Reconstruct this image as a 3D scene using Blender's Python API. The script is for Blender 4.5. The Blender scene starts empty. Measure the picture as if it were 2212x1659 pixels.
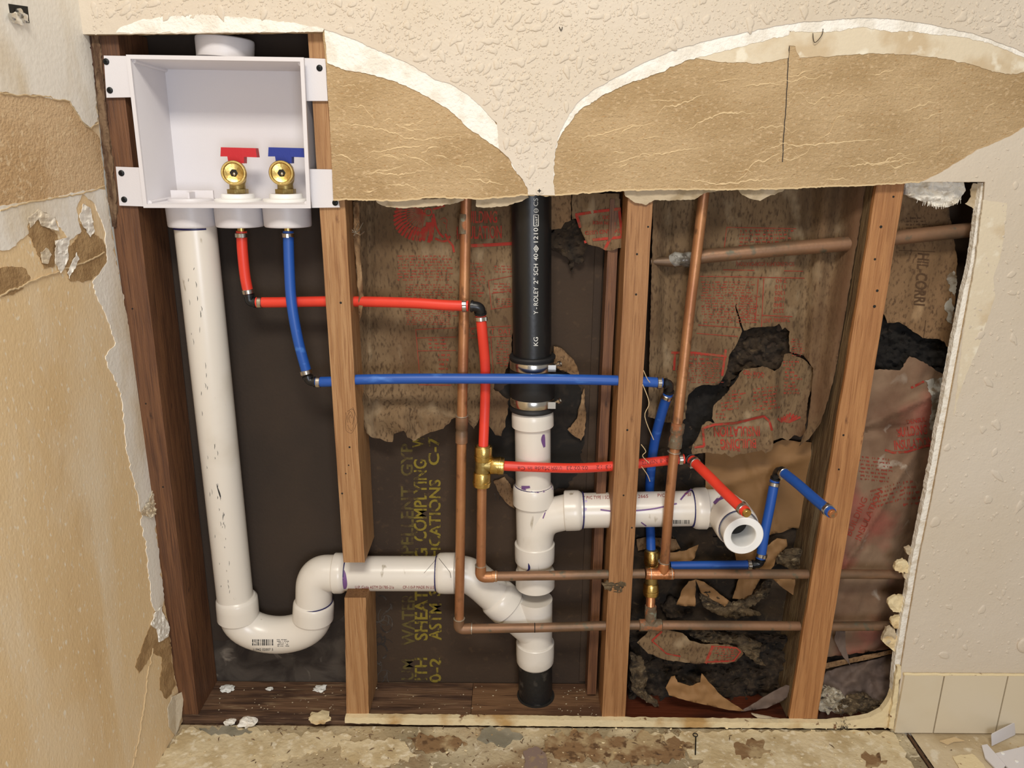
import bpy, bmesh, math, random
from mathutils import Vector, Matrix, noise, geometry
V = Vector
random.seed(7)
C = bpy.context.scene.collection

# ------------------------------------------------------------------ camera
D = 1.125; F = 1661.0; PITCH = math.radians(16.5); ROLL = math.radians(0.4)
CAMH = 0.955
fw = V((0, math.cos(PITCH), -math.sin(PITCH)))
u0 = V((0, math.sin(PITCH), math.cos(PITCH))); r0 = V((1, 0, 0))
RR = r0 * math.cos(ROLL) + u0 * math.sin(ROLL)
UU = u0 * math.cos(ROLL) - r0 * math.sin(ROLL)
CAM = V((0, -D, CAMH))
cd = bpy.data.cameras.new('camera'); cam = bpy.data.objects.new('camera', cd); C.objects.link(cam)
cd.sensor_width = 36; cd.lens = 36 * F / 2212; cd.clip_start = 0.01; cd.clip_end = 50
M = Matrix((RR, UU, -fw)).transposed().to_4x4(); M.translation = CAM
cam.matrix_world = M
bpy.context.scene.camera = cam
# ------------------------------------------------------------------ light
vs = bpy.context.scene.view_settings
vs.view_transform = 'Standard'; vs.look = 'None'; vs.gamma = 1; vs.exposure = 0.0
w = bpy.data.worlds.new('room_glow'); bpy.context.scene.world = w; w.use_nodes = True
w.node_tree.nodes['Background'].inputs[0].default_value = (1.0, 0.91, 0.78, 1)
w.node_tree.nodes['Background'].inputs[1].default_value = 0.30
def area(name, loc, target, sx, sy, power, col):
    l = bpy.data.lights.new(name, 'AREA'); l.shape = 'RECTANGLE'; l.size = sx; l.size_y = sy
    l.energy = power; l.color = col
    o = bpy.data.objects.new(name, l); C.objects.link(o); o.location = loc
    o.rotation_euler = (V(target) - V(loc)).to_track_quat('-Z', 'Y').to_euler()
    return o
area('ceiling_light', (-0.06, -1.45, 2.12), (-0.02, 0, 0.50), 0.75, 0.3, 26, (1.0, 0.935, 0.83))
area('vanity_light', (-0.30, -0.62, 2.0), (-0.5, 0.0, 1.0), 0.3, 0.2, 1.2, (1.0, 0.95, 0.88))
area('cool_fill_light', (0.20, -1.8, 0.70), (-0.45, 0, 0.35), 0.5, 0.6, 12, (0.84, 0.89, 1.0))  # added cool fill for the left wall and trap, no window known

# ------------------------------------------------------------------ pixel rays -> metric points on known planes
def ray(u, v): return fw + RR * ((u - 1106) / F) - UU * ((v - 829.5) / F)
def P(u, v, y=0.0):
    d = ray(u, v); return CAM + d * ((y + D) / d.y)
XL = -0.574
def PX(u, v, x=XL):
    d = ray(u, v); return CAM + d * (x / d.x)
def PZ(u, v, z=0.0):
    d = ray(u, v); return CAM + d * ((z - CAMH) / d.z)
def PXM(u, v, y):   # pixels per metre there
    return F / ((P(u, v, y) - CAM).dot(fw))

# ------------------------------------------------------------------ materials
MATS = {}
def mat(name, col, rough=0.6, metal=0.0, layers=(), bump=0.0, bscale=200, bdetail=6, stretch=(1, 1, 1), spec=0.5, coat=0.0, bumps=()):
    """layers: (colour, scale, lo, hi[, stretch, seed, distortion])"""
    if name in MATS: return MATS[name]
    m = bpy.data.materials.new(name); m.use_nodes = True; nt = m.node_tree; N = nt.nodes; L = nt.links
    b = N['Principled BSDF']
    b.inputs['Roughness'].default_value = rough; b.inputs['Metallic'].default_value = metal
    b.inputs['Specular IOR Level'].default_value = spec; b.inputs['Coat Weight'].default_value = coat
    tc = N.new('ShaderNodeTexCoord')
    def nz(scale, st=(1, 1, 1), seed=0.0, dist=0.0, detail=5):
        mp = N.new('ShaderNodeMapping'); mp.inputs['Scale'].default_value = st
        mp.inputs['Location'].default_value = (seed, seed * .7, seed * .3)
        L.new(tc.outputs['Object'], mp.inputs['Vector'])
        n = N.new('ShaderNodeTexNoise'); n.inputs['Scale'].default_value = scale
        n.inputs['Detail'].default_value = detail; n.inputs['Distortion'].default_value = dist
        L.new(mp.outputs[0], n.inputs['Vector']); return n.outputs['Fac']
    cur = None
    for i, ly in enumerate(layers):
        c2, sc, lo, hi = ly[:4]; st = ly[4] if len(ly) > 4 else stretch
        seed = ly[5] if len(ly) > 5 else i * 3.1; dist = ly[6] if len(ly) > 6 else 0
        mr = N.new('ShaderNodeMapRange'); mr.inputs['From Min'].default_value = lo; mr.inputs['From Max'].default_value = hi
        L.new(nz(sc, st, seed, dist), mr.inputs['Value'])
        mx = N.new('ShaderNodeMix'); mx.data_type = 'RGBA'
        L.new(mr.outputs[0], mx.inputs[0])
        if cur is None: mx.inputs[6].default_value = (*col, 1)
        else: L.new(cur, mx.inputs[6])
        mx.inputs[7].default_value = (*c2, 1); cur = mx.outputs[2]
    if cur is None: b.inputs['Base Color'].default_value = (*col, 1)
    else: L.new(cur, b.inputs['Base Color'])
    prev = None
    bl = list(bumps) + ([(bump, bscale, stretch, bdetail)] if bump else [])
    for (bs, sc, st, dt) in bl:
        bn = N.new('ShaderNodeBump'); bn.inputs['Strength'].default_value = min(1, bs); bn.inputs['Distance'].default_value = 0.002 * max(1, bs)
        L.new(nz(sc, st, 1.7, 0, dt), bn.inputs['Height'])
        if prev: L.new(prev, bn.inputs['Normal'])
        prev = bn.outputs[0]
    if prev: L.new(prev, b.inputs['Normal'])
    MATS[name] = m; return m
def sr(r, g, b):   # sRGB 0-255 -> linear
    f = lambda c: (c / 255 / 12.92) if c / 255 <= .04045 else ((c / 255 + .055) / 1.055) ** 2.4
    return (f(r), f(g), f(b))

paint = mat('cream_paint', sr(209, 198, 182), .55, layers=[(sr(202, 189, 169), 3, .4, .65)], bumps=[(.25, 260, (1, 1, 1), 4), (.35, 70, (1, 1, 1), 3)])
skim = mat('white_skim', sr(240, 236, 228), .8, layers=[(sr(226, 220, 208), 40, .45, .6)], bumps=[(.9, 260, (1, 1, 1), 5), (.6, 90, (1, 1, 1), 4)])
skim_l = mat('white_compound', sr(238, 233, 222), .8, layers=[(sr(218, 203, 176), 7, .5, .68, (1, 1.5, .7))], bumps=[(.35, 150, (1, 1, 1), 5)])
oldpaint = mat('old_primer', sr(214, 201, 176), .75, layers=[(sr(198, 178, 146), 14, .5, .62), (sr(228, 220, 200), 30, .58, .66)], bumps=[(.3, 200, (1, 1, 1), 5)])
kraft = mat('torn_drywall_paper', sr(184, 158, 120), .9, layers=[(sr(168, 141, 102), 6, .42, .62, (1, 1, 1.8)), (sr(200, 174, 137), 170, .55, .72, (1, 1, 1.6)), (sr(166, 130, 86), 260, .6, .75, (1, 1, 1.4))],
            bumps=[(.9, 330, (1, 1, 1.5), 6), (.8, 60, (1, 1, 2.6), 5)])
kraftedge = mat('torn_paper_edge', sr(204, 180, 140), .9, bump=.4, bscale=300)
leftbase = mat('left_wall_paper', sr(232, 204, 158), .8, layers=[(sr(220, 188, 138), 3.2, .42, .62, (1, 1.3, .5), 9), (sr(236, 216, 182), 5, .50, .68, (1, 1.5, .5), 2, .5), (sr(240, 228, 204), 150, .60, .70, (1, 1, .6), 5), (sr(198, 162, 112), 3, .62, .75, (1, 1.5, .6), 14)],
               bumps=[(.3, 260, (1, 1, .7), 6), (.25, 40, (1, 1, .7), 4)])
leftpink = mat('left_wall_torn', sr(210, 180, 140), .9, layers=[(sr(196, 162, 118), 9, .45, .6), (sr(222, 196, 156), 120, .55, .7)], bumps=[(.8, 240, (1, 1, 1.3), 6), (.6, 50, (1, 1, 1.5), 5)])
leftdark = mat('left_wall_damp', sr(178, 146, 102), .9, layers=[(sr(158, 126, 84), 40, .45, .6)], bumps=[(.9, 200, (1, 1, 1), 6)])
gyp = mat('gypsum_core', sr(236, 232, 222), .9, layers=[(sr(214, 205, 188), 50, .5, .62)], bumps=[(1, 220, (1, 1, 1), 6)])
gypback = mat('gypsum_back_paper', sr(188, 172, 145), .9, layers=[(sr(160, 142, 112), 30, .5, .62)], bumps=[(.5, 200, (1, 1, 1), 6)])

def woodmat(name, a, b, c, dark):
    return mat(name, sr(*a), .62, layers=[(sr(*b), 24, .40, .62, (6, 3, .35), 2, .4), (sr(*c), 60, .52, .66, (8, 5, .22), 5, .3), (sr(*dark), 5, .60, .75, (1.6, 1, .5), 8, .5),
                                          (sr(*dark), 30, .70, .74, (2, 2, .6), 11)],
               bumps=[(.35, 70, (8, 5, .3), 5), (.25, 300, (3, 3, .6), 4)])
w_fir = woodmat('fir_stud', (172, 132, 90), (156, 114, 73), (140, 98, 60), (120, 82, 50))
w_fir2 = woodmat('pine_stud', (162, 118, 76), (146, 102, 62), (130, 88, 51), (118, 80, 48))  # third stud's wood, toned down to carry the dimmer light low in the cavity
w_fir3 = woodmat('honey_stud', (174, 124, 77), (158, 108, 64), (142, 94, 53), (112, 72, 42))  # rightmost stud's wood, colour lowered likewise for cavity shade
w_old = woodmat('aged_stud', (114, 76, 48), (94, 60, 37), (80, 50, 31), (58, 36, 23))
w_raw = mat('raw_wood_edge', sr(120, 96, 72), .9, layers=[(sr(84, 60, 42), 60, .45, .6, (2, 2, .4))], bumps=[(1, 90, (2, 2, .4), 6)])
w_sill = mat('damp_sill_wood', sr(104, 76, 54), .75, layers=[(sr(66, 44, 30), 20, .45, .62, (.5, 4, 4), 1), (sr(140, 116, 88), 40, .60, .72, (.4, 3, 3), 4), (sr(150, 130, 100), 6, .62, .72, (1, 2, 2), 7)],
             bumps=[(1, 60, (.3, 4, 4), 6)])
w_sill2 = mat('new_sill_wood', sr(118, 86, 58), .7, layers=[(sr(84, 56, 36), 9, .45, .6, (.6, 2, 2)), (sr(90, 62, 40), 50, .55, .64, (.3, 4, 4))], bumps=[(.5, 90, (.3, 4, 4), 5)])
w_red = mat('wet_red_sill', sr(86, 40, 22), .45, layers=[(sr(52, 22, 12), 12, .45, .6, (.5, 2, 2))], bumps=[(.5, 60, (.3, 4, 4), 5)])

sheath = mat('dark_sheathing', sr(62, 46, 31), .85, layers=[(sr(52, 38, 26), 5, .42, .6), (sr(72, 54, 36), 90, .6, .75)], bumps=[(.25, 200, (1, 1, 1), 5)])
sheath2 = mat('grey_stained_sheathing', sr(74, 66, 58), .9, layers=[(sr(48, 40, 34), 14, .45, .62, (1, 1, 1.4), 2, 1), (sr(128, 118, 106), 20, .62, .76, (1, 1, 1), 5, 1.5)], bumps=[(.4, 120, (1, 1, 1), 5)])
blackp = mat('black_sheathing', sr(40, 36, 34), .85, bump=.2, bscale=150)
pvc = mat('white_pvc', sr(222, 216, 206), .28, layers=[(sr(204, 196, 182), 9, .56, .78), (sr(170, 160, 142), 60, .69, .76, (1, 1, .35), 4)], spec=.5, bumps=[(.05, 30, (1, 1, 1), 3)])
pvcbox = mat('white_box_plastic', sr(217, 214, 217), .42, bump=.06, bscale=500)
pvcshade = mat('bright_white_plastic', sr(240, 240, 238), .4)
absm = mat('black_abs', sr(22, 22, 23), .38, layers=[(sr(40, 38, 36), 30, .6, .75, (1, 1, .3))], bump=.1, bscale=120)
absd = mat('dusty_black_abs', sr(22, 22, 22), .5, layers=[(sr(70, 66, 60), 60, .56, .72)], bump=.3, bscale=120)
rubber = mat('black_rubber', sr(26, 26, 27), .6, bump=.1, bscale=200)
steel = mat('stainless_band', sr(205, 203, 198), .22, 1.0, bump=.05, bscale=60)
ringm = mat('steel_clamp', sr(196, 190, 180), .3, 1.0)
copper = mat('aged_copper', sr(182, 130, 88), .42, .5, layers=[(sr(158, 106, 72), 20, .42, .62, (1, 1, .4), 1), (sr(128, 90, 62), 70, .6, .72, (1, 1, .5), 4), (sr(196, 140, 100), 12, .6, .7, (1, 1, .4), 6)], bumps=[(.15, 150, (1, 1, 1), 4)])
copperd = mat('dull_copper', sr(138, 104, 78), .5, .4, layers=[(sr(108, 86, 66), 25, .42, .6, (.4, 1, 1), 1), (sr(150, 112, 82), 14, .58, .7, (.5, 1, 1), 3), (sr(96, 92, 76), 50, .6, .7, (1, 1, 1), 5)], bumps=[(.15, 150, (1, 1, 1), 4)])  # dull copper, darkened further in place of dim light low in the wall
copperb = mat('bright_copper', sr(208, 142, 98), .34, .85, layers=[(sr(150, 100, 66), 60, .5, .65), (sr(150, 142, 120), 90, .6, .7)], bumps=[(.2, 150, (1, 1, 1), 4)])
coppera = mat('corroded_copper', sr(112, 96, 76), .7, .4, layers=[(sr(156, 102, 68), 60, .52, .62), (sr(128, 132, 116), 90, .56, .66)], bumps=[(.7, 180, (1, 1, 1), 5)])
solder = mat('solder', sr(196, 188, 172), .4, .8, bump=.3, bscale=300)
brass = mat('brass', sr(206, 176, 106), .3, 1.0, layers=[(sr(180, 148, 84), 70, .5, .65)], bump=.15, bscale=300)
brassd = mat('dull_brass', sr(170, 148, 92), .42, .9, layers=[(sr(140, 118, 70), 70, .5, .65)], bump=.2, bscale=300)
redp = mat('red_pex', sr(222, 62, 44), .42, layers=[(sr(205, 54, 40), 20, .5, .7)])
bluep = mat('blue_pex', sr(32, 82, 166), .42, layers=[(sr(70, 122, 200), 60, .62, .74, (.3, 1, 1))])
redh = mat('red_handle', sr(190, 32, 44), .5, bump=.1, bscale=300)
blueh = mat('blue_handle', sr(28, 50, 140), .5, bump=.1, bscale=300)
blackf = mat('black_fitting', sr(24, 24, 26), .35)
screwm = mat('black_screw', sr(34, 36, 36), .45, .6)
darkin = mat('dark_opening', sr(26, 22, 16), .8)  # near-black: painted shade in holes, slots and recesses; also a joint mark
paper = mat('mouldy_kraft_facing', sr(122, 99, 71), .9, layers=[(sr(94, 72, 47), 9, .42, .62, (1, 1, .7)), (sr(76, 57, 37), 260, .50, .68, (1, 1, .4), 3), (sr(146, 126, 98), 22, .58, .72, (1, 1, .6), 6), (sr(92, 64, 40), 5, .54, .7, (1.5, 1, .5), 9)],
            bumps=[(.5, 160, (1, 1, .6), 6), (.6, 25, (1.4, 1, .5), 4)])
paper2 = mat('brown_kraft_facing', sr(134, 104, 72), .9, layers=[(sr(106, 80, 52), 9, .42, .62, (1.4, 1, .5)), (sr(90, 66, 43), 280, .52, .68, (1, 1, .5), 3), (sr(166, 136, 100), 16, .6, .72, (1, 1, .6), 6)],
             bumps=[(.5, 160, (1, 1, .6), 6), (.6, 20, (1.4, 1, .5), 4)])
paper3 = mat('smooth_brown_kraft', sr(140, 104, 64), .75, layers=[(sr(124, 90, 52), 6, .44, .62)], bumps=[(.25, 60, (1, 1, 1), 5)])
paper4 = mat('grey_dusty_facing', sr(138, 112, 88), .85, layers=[(sr(108, 78, 58), 8, .42, .62), (sr(150, 84, 70), 7, .55, .7, (1, 1, 1), 5), (sr(186, 176, 160), 18, .64, .8, (1, 1, .7), 9, 1)],
             bumps=[(.5, 100, (1, 1, .6), 6)])
paper5 = mat('purple_grey_paper', sr(104, 88, 78), .85, layers=[(sr(76, 60, 52), 10, .45, .62), (sr(158, 148, 136), 12, .66, .78, (1, 1, 1), 4, 1)], bumps=[(.4, 60, (1, 1, 1), 5)])
fibre = mat('dark_glass_wool', sr(56, 43, 29), .95, layers=[(sr(30, 23, 16), 20, .42, .6, (1, 1, 1), 0, 1), (sr(88, 72, 50), 40, .6, .76, (1, 1, 1), 4, 2)], bumps=[(1, 120, (1, 1, 1), 8), (1, 40, (1, 1, 1), 6)])  # wool browned and darkened to carry the shade of the lower bays
fibre2 = mat('pale_glass_wool', sr(92, 76, 54), .95, layers=[(sr(50, 40, 28), 25, .45, .6, (.6, 1, 2), 0, 1.5), (sr(158, 140, 108), 50, .6, .76, (.5, 1, 3), 4, 2)], bumps=[(1, 120, (.6, 1, 2), 8), (1, 40, (1, 1, 1), 6)])
blackv = mat('void_shade_wool', sr(25, 21, 17), .95, layers=[(sr(48, 40, 32), 20, .5, .7, (1, 1, 1), 0, 1.5)], bumps=[(1, 60, (1, 1, 1), 8)])  # near-black: painted shade of the void behind the coupling, and dark wool in tears
inkred = mat('red_ink', sr(160, 50, 38), .9, layers=[(sr(140, 78, 54), 120, .5, .62)])
inkthin = mat('faded_red_ink', sr(150, 56, 40), .9, layers=[(sr(136, 78, 56), 120, .52, .66)])
inkbrown = mat('brown_ink', sr(84, 60, 38), .9)
inkyel = mat('yellow_stencil', sr(128, 112, 36), .9, layers=[(sr(64, 50, 30), 110, .50, .62)])
inkyel2 = mat('faded_yellow_stencil', sr(92, 80, 38), .9, layers=[(sr(62, 46, 30), 80, .46, .6)])
inkwhite = mat('white_print', sr(225, 225, 220), .7)
inkblack = mat('black_print', sr(34, 34, 36), .7)
inkdred = mat('dark_red_print', sr(150, 50, 50), .7)
inkdk = mat('dark_print_on_red', sr(120, 26, 20), .6)
glue = mat('navy_primer', sr(28, 26, 84), .45)
purple = mat('purple_primer', sr(112, 78, 132), .5)
purplel = mat('pale_purple_primer', sr(188, 172, 204), .5)
tile = mat('cream_wall_tile', sr(212, 200, 176), .22, layers=[(sr(206, 192, 164), 6, .5, .7)], bumps=[(.1, 20, (1, 1, 1), 3)])
grout = mat('tile_grout', sr(176, 162, 134), .9, bump=.5, bscale=200)
floorm = mat('worn_subfloor', sr(176, 158, 124), .9, layers=[(sr(142, 130, 104), 4, .44, .60, (1, 1, 1), 2, .4), (sr(128, 98, 66), 7, .55, .70, (1, 1.2, 1), 12, .8), (sr(206, 192, 160), 5, .52, .64, (1, 1, 1), 6, .6), (sr(214, 202, 176), 60, .60, .68, (1, 1, 1), 16, 1), (sr(104, 78, 52), 120, .60, .70, (1, 1, 1), 4, .8), (sr(120, 116, 104), 14, .66, .70, (1, 1, 1), 31, .5)],
             bumps=[(.7, 160, (1, 1, 1), 7), (.5, 40, (1, 1, 1), 5)])
floor2 = mat('dusty_vinyl_floor', sr(200, 184, 154), .85, layers=[(sr(176, 156, 122), 10, .45, .62), (sr(216, 206, 184), 40, .58, .66)], bumps=[(.6, 120, (1, 1, 1), 6)])
stripm = mat('pale_strip', sr(222, 205, 165), .8, layers=[(sr(186, 150, 96), 12, .52, .64, (1, 1, 1)), (sr(120, 84, 54), 60, .64, .7)], bumps=[(.6, 120, (1, 1, 1), 6)])
chipm = mat('white_chip', sr(226, 226, 220), .8, bump=.5, bscale=150)
moldm = mat('black_mould_fluff', sr(46, 40, 34), 1.0)
hairm = mat('dark_hair', sr(40, 30, 22), .6)
tapem = mat('clear_tape', sr(170, 168, 160), .15, .2, layers=[(sr(90, 84, 76), 60, .45, .6)], bumps=[(1, 90, (1, 1, 1), 4)], coat=.6)

# ------------------------------------------------------------------ mesh helpers
def frame(d):
    d = d.normalized(); a = V((0, -1, 0)) - d * V((0, -1, 0)).dot(d)
    if a.length < .05: a = V((0, 0, 1)) - d * d.z
    a.normalize(); return a, d.cross(a)
class MB:
    def __init__(s): s.bm = bmesh.new()
    def rings(s, R, n=24, cap=True, start=None):
        """R: list of (centre, direction, radius)"""
        prev = None; a = None
        bm = s.bm; first = None
        for c, d, r in R:
            d = d.normalized()
            if a is None: a, _ = frame(d)
            else:
                a = a - d * a.dot(d)
                if a.length < 1e-5: a, _ = frame(d)
                a.normalize()
            b = d.cross(a)
            ring = [bm.verts.new(c + (a * math.cos(t) + b * math.sin(t)) * r) for t in [2 * math.pi * k / n for k in range(n)]]
            if prev:
                for k in range(n): bm.faces.new((prev[k], prev[(k + 1) % n], ring[(k + 1) % n], ring[k]))
            else: first = ring
            prev = ring
        if cap:
            bm.faces.new(list(reversed(first))); bm.faces.new(prev)
        return s
    def tube(s, pts, r, n=20, cap=True):
        R = []
        for i, p in enumerate(pts):
            d = (pts[min(i + 1, len(pts) - 1)] - pts[max(i - 1, 0)])
            rr = r[i] if isinstance(r, (list, tuple)) else r
            R.append((p, d, rr))
        return s.rings(R, n, cap)
    def lathe(s, A, B, prof, n=28, cap=True):
        """prof: (t metres from A towards B, radius)"""
        d = (B - A).normalized()
        return s.rings([(A + d * t, d, max(r, 1e-5)) for t, r in prof], n, cap)
    def prism(s, poly, off):
        f = [s.bm.verts.new(p) for p in poly]; b = [s.bm.verts.new(p + off) for p in poly]
        n = len(f)
        fa = s.bm.faces.new(f); fb = s.bm.faces.new(list(reversed(b)))
        for i in range(n): s.bm.faces.new((f[i], b[i], b[(i + 1) % n], f[(i + 1) % n]))
        return s
    def hexa(s, lo4, hi4):
        a = [s.bm.verts.new(p) for p in lo4]; b = [s.bm.verts.new(p) for p in hi4]
        s.bm.faces.new(a); s.bm.faces.new(list(reversed(b)))
        for i in range(4): s.bm.faces.new((a[i], b[i], b[(i + 1) % 4], a[(i + 1) % 4]))
        return s
    def box(s, x0, x1, y0, y1, z0, z1):
        return s.hexa([V((x0, y0, z0)), V((x1, y0, z0)), V((x1, y1, z0)), V((x0, y1, z0))], [V((x0, y0, z1)), V((x1, y0, z1)), V((x1, y1, z1)), V((x0, y1, z1))])
    def blob(s, c, r, amp=.35, fr=2.0, seed=0, sub=3, sc=(1, 1, 1)):
        t = bmesh.ops.create_icosphere(s.bm, subdivisions=sub, radius=1)
        for v in t['verts']:
            k = 1 + amp * noise.noise(v.co * fr + V((seed, seed * 2.3, 0))) + amp * .5 * noise.noise(v.co * fr * 3 + V((seed, 0, 5)))
            v.co = V((v.co.x * sc[0], v.co.y * sc[1], v.co.z * sc[2])) * (r * k) + c
        return s
    def bevel(s, w_, seg=2, ang=30):
        es = [e for e in s.bm.edges if len(e.link_faces) == 2 and e.calc_face_angle(0) > math.radians(ang)]
        bmesh.ops.bevel(s.bm, geom=es, offset=w_, segments=seg, affect='EDGES', profile=.5, clamp_overlap=True)
        return s
def build(name, mb, m, parent=None, smooth=True, angle=40, **props):
    bm = mb.bm if isinstance(mb, MB) else mb
    bmesh.ops.triangulate(bm, faces=[f for f in bm.faces if len(f.verts) > 12])
    bmesh.ops.recalc_face_normals(bm, faces=bm.faces)
    me = bpy.data.meshes.new(name)
    cs = [v.co for v in bm.verts]
    if parent is None and cs:
        lo = V([min(c[i] for c in cs) for i in range(3)]); hi = V([max(c[i] for c in cs) for i in range(3)])
        org = V(((lo.x + hi.x) / 2, (lo.y + hi.y) / 2, lo.z))
    else: org = V(root_loc(parent)) if parent else V((0, 0, 0))
    bmesh.ops.translate(bm, verts=bm.verts, vec=-org)
    if smooth:
        for f in bm.faces: f.smooth = True
        for e in bm.edges:
            if len(e.link_faces) == 2 and e.calc_face_angle(0) > math.radians(angle): e.smooth = False
    bm.to_mesh(me); bm.free()
    me.materials.append(m)
    o = bpy.data.objects.new(name, me); C.objects.link(o)
    if parent: o.parent = parent
    else: o.location = org
    for k, v_ in props.items(): o[k] = v_
    return o
def root_loc(p):
    t = V((0, 0, 0))
    while p: t = t + p.location; p = p.parent
    return t
def tag(o, label, cat, group=None):
    o['label'] = label; o['category'] = cat
    if group: o['group'] = group
    return o
def thing(name, label, cat, loc, group=None):
    o = bpy.data.objects.new(name, None); C.objects.link(o); o.location = loc; o.empty_display_size = .02
    return tag(o, label, cat, group)
def struct(o): o['kind'] = 'structure'; return o
def fillet(pts, R, k=7):
    out = [pts[0]]
    for i in range(1, len(pts) - 1):
        a, b, c = pts[i - 1], pts[i], pts[i + 1]
        d1 = (a - b); d2 = (c - b); l1 = min(R, d1.length * .49); l2 = min(R, d2.length * .49)
        p1 = b + d1.normalized() * l1; p2 = b + d2.normalized() * l2
        for j in range(k + 1):
            t = j / k; out.append(p1 * (1 - t) ** 2 + b * 2 * t * (1 - t) + p2 * t * t)
    out.append(pts[-1]); return out
def spline(pts, k=8):
    out = []; n = len(pts)
    for i in range(n - 1):
        p0 = pts[max(i - 1, 0)]; p1 = pts[i]; p2 = pts[i + 1]; p3 = pts[min(i + 2, n - 1)]
        for j in range(k):
            t = j / k
            out.append(.5 * ((2 * p1) + (p2 - p0) * t + (2 * p0 - 5 * p1 + 4 * p2 - p3) * t * t + (3 * p1 - p0 - 3 * p2 + p3) * t ** 3))
    out.append(pts[-1]); return out
def rough(poly, amp=2.0, step=6, seed=0, straight=(), closed=True):
    """ragged outline in pixels; straight: indices of edges left clean"""
    out = []; n = len(poly)
    for i in range(n if closed else n - 1):
        a = V((*poly[i], 0)); b = V((*poly[(i + 1) % n], 0)); L_ = (b - a).length
        if i in straight or L_ < step: out.append((a.x, a.y)); continue
        nn = V((-(b - a).y, (b - a).x, 0)).normalized(); k = max(1, int(L_ / step))
        for j in range(k):
            t = j / k; p = a + (b - a) * t
            e = min(1, 4 * t * (1 - t) + .25) if j else 0
            q = p + nn * (amp * e * (noise.noise(V((p.x / 16, p.y / 16, seed))) * 1.3 + .9 * noise.noise(V((p.x / 5, p.y / 5, seed + 9)))))
            out.append((q.x, q.y))
    if not closed: out.append(tuple(poly[-1]))
    return out
def inside(p, poly):
    x, y = p; c = False; j = len(poly) - 1
    for i in range(len(poly)):
        if (poly[i][1] > y) != (poly[j][1] > y) and x < (poly[j][0] - poly[i][0]) * (y - poly[i][1]) / (poly[j][1] - poly[i][1]) + poly[i][0]: c = not c
        j = i
    return c
def sheet(poly, mapf, thick, sp=8):
    """triangulated surface inside a pixel outline; mapf(u,v) -> point; given a thickness away from the camera"""
    n = len(poly); us = [p[0] for p in poly]; vsx = [p[1] for p in poly]
    pts = [V(p) for p in poly]; edges = [(i, (i + 1) % n) for i in range(n)]
    u = min(us) + sp * .5
    while u < max(us):
        v = min(vsx) + sp * .5
        while v < max(vsx):
            q = (u + random.uniform(-.2, .2) * sp, v + random.uniform(-.2, .2) * sp)
            if inside(q, poly): pts.append(V(q))
            v += sp
        u += sp
    r = geometry.delaunay_2d_cdt(pts, edges, [list(range(n))], 1, 1e-4)
    m = MB(); vs_ = [m.bm.verts.new(mapf(p.x, p.y)) for p in r[0]]
    bk = [m.bm.verts.new(v.co + thick) for v in vs_]
    cnt = {}
    for f in r[2]:
        if len(set(f)) < 3: continue
        try: m.bm.faces.new([vs_[i] for i in f]); m.bm.faces.new([bk[i] for i in reversed(f)])
        except ValueError: continue
        for i in range(len(f)):
            e = (f[i], f[(i + 1) % len(f)]); cnt[e] = cnt.get(e, 0) + 1
    for (a, b) in list(cnt):
        if (b, a) not in cnt:
            try: m.bm.faces.new((vs_[b], vs_[a], bk[a], bk[b]))
            except ValueError: pass
    return m
def slab(poly, mapf, off): return sheet(poly, mapf, off, 1e6)
# text
_tc = {}
BOLD = [0.0]
def glyphs(s):
    """unit-height text as (verts2d, faces), origin left baseline"""
    key = (s, BOLD[0])
    if key in _tc: return _tc[key]
    cu = bpy.data.curves.new('t', 'FONT'); cu.body = s; cu.size = 1.0; cu.resolution_u = 3; cu.offset = BOLD[0]
    o = bpy.data.objects.new('t', cu); C.objects.link(o)
    dg = bpy.context.evaluated_depsgraph_get(); me = bpy.data.meshes.new_from_object(o.evaluated_get(dg))
    vv = [(v.co.x / .7, v.co.y / .7) for v in me.vertices]; ff = [tuple(p.vertices) for p in me.polygons]
    wd = max([x for x, _ in vv] or [0])
    bpy.data.objects.remove(o); bpy.data.curves.remove(cu); bpy.data.meshes.remove(me)
    _tc[key] = (vv, ff, wd); return _tc[key]
def put_text(mb, s, fn, width=None, h=1.0, shear=0):
    vv, ff, wd = glyphs(s); kx = (width / wd) if width else h
    vs_ = [mb.bm.verts.new(fn(x * kx + shear * y * h, y * h)) for x, y in vv]
    for f in ff:
        try: mb.bm.faces.new([vs_[i] for i in f])
        except ValueError: pass
    return mb
def text_px(mb, s, u, v, wpx, hpx, rot, mapf):
    """text in pixel frame: start (u,v), running direction rot degrees (0=right, 90=up, 180 = upside down)"""
    a = math.radians(rot); dx, dy = math.cos(a), -math.sin(a); ux, uy = -math.sin(a), -math.cos(a)
    return put_text(mb, s, lambda x, y: mapf(u + dx * x + ux * y, v + dy * x + uy * y), wpx, hpx)
def text_cyl(mb, s, A, B, r, s0, ang, width, h, flip=False, eps=.0004):
    d = (B - A).normalized(); a, b = frame(d)
    if flip: fn = lambda x, y: A + d * (s0 - x) + (a * math.cos(ang - y / r) + b * math.sin(ang - y / r)) * (r + eps)
    else: fn = lambda x, y: A + d * (s0 + x) + (a * math.cos(ang + y / r) + b * math.sin(ang + y / r)) * (r + eps)
    return put_text(mb, s, fn, width, h)
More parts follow.
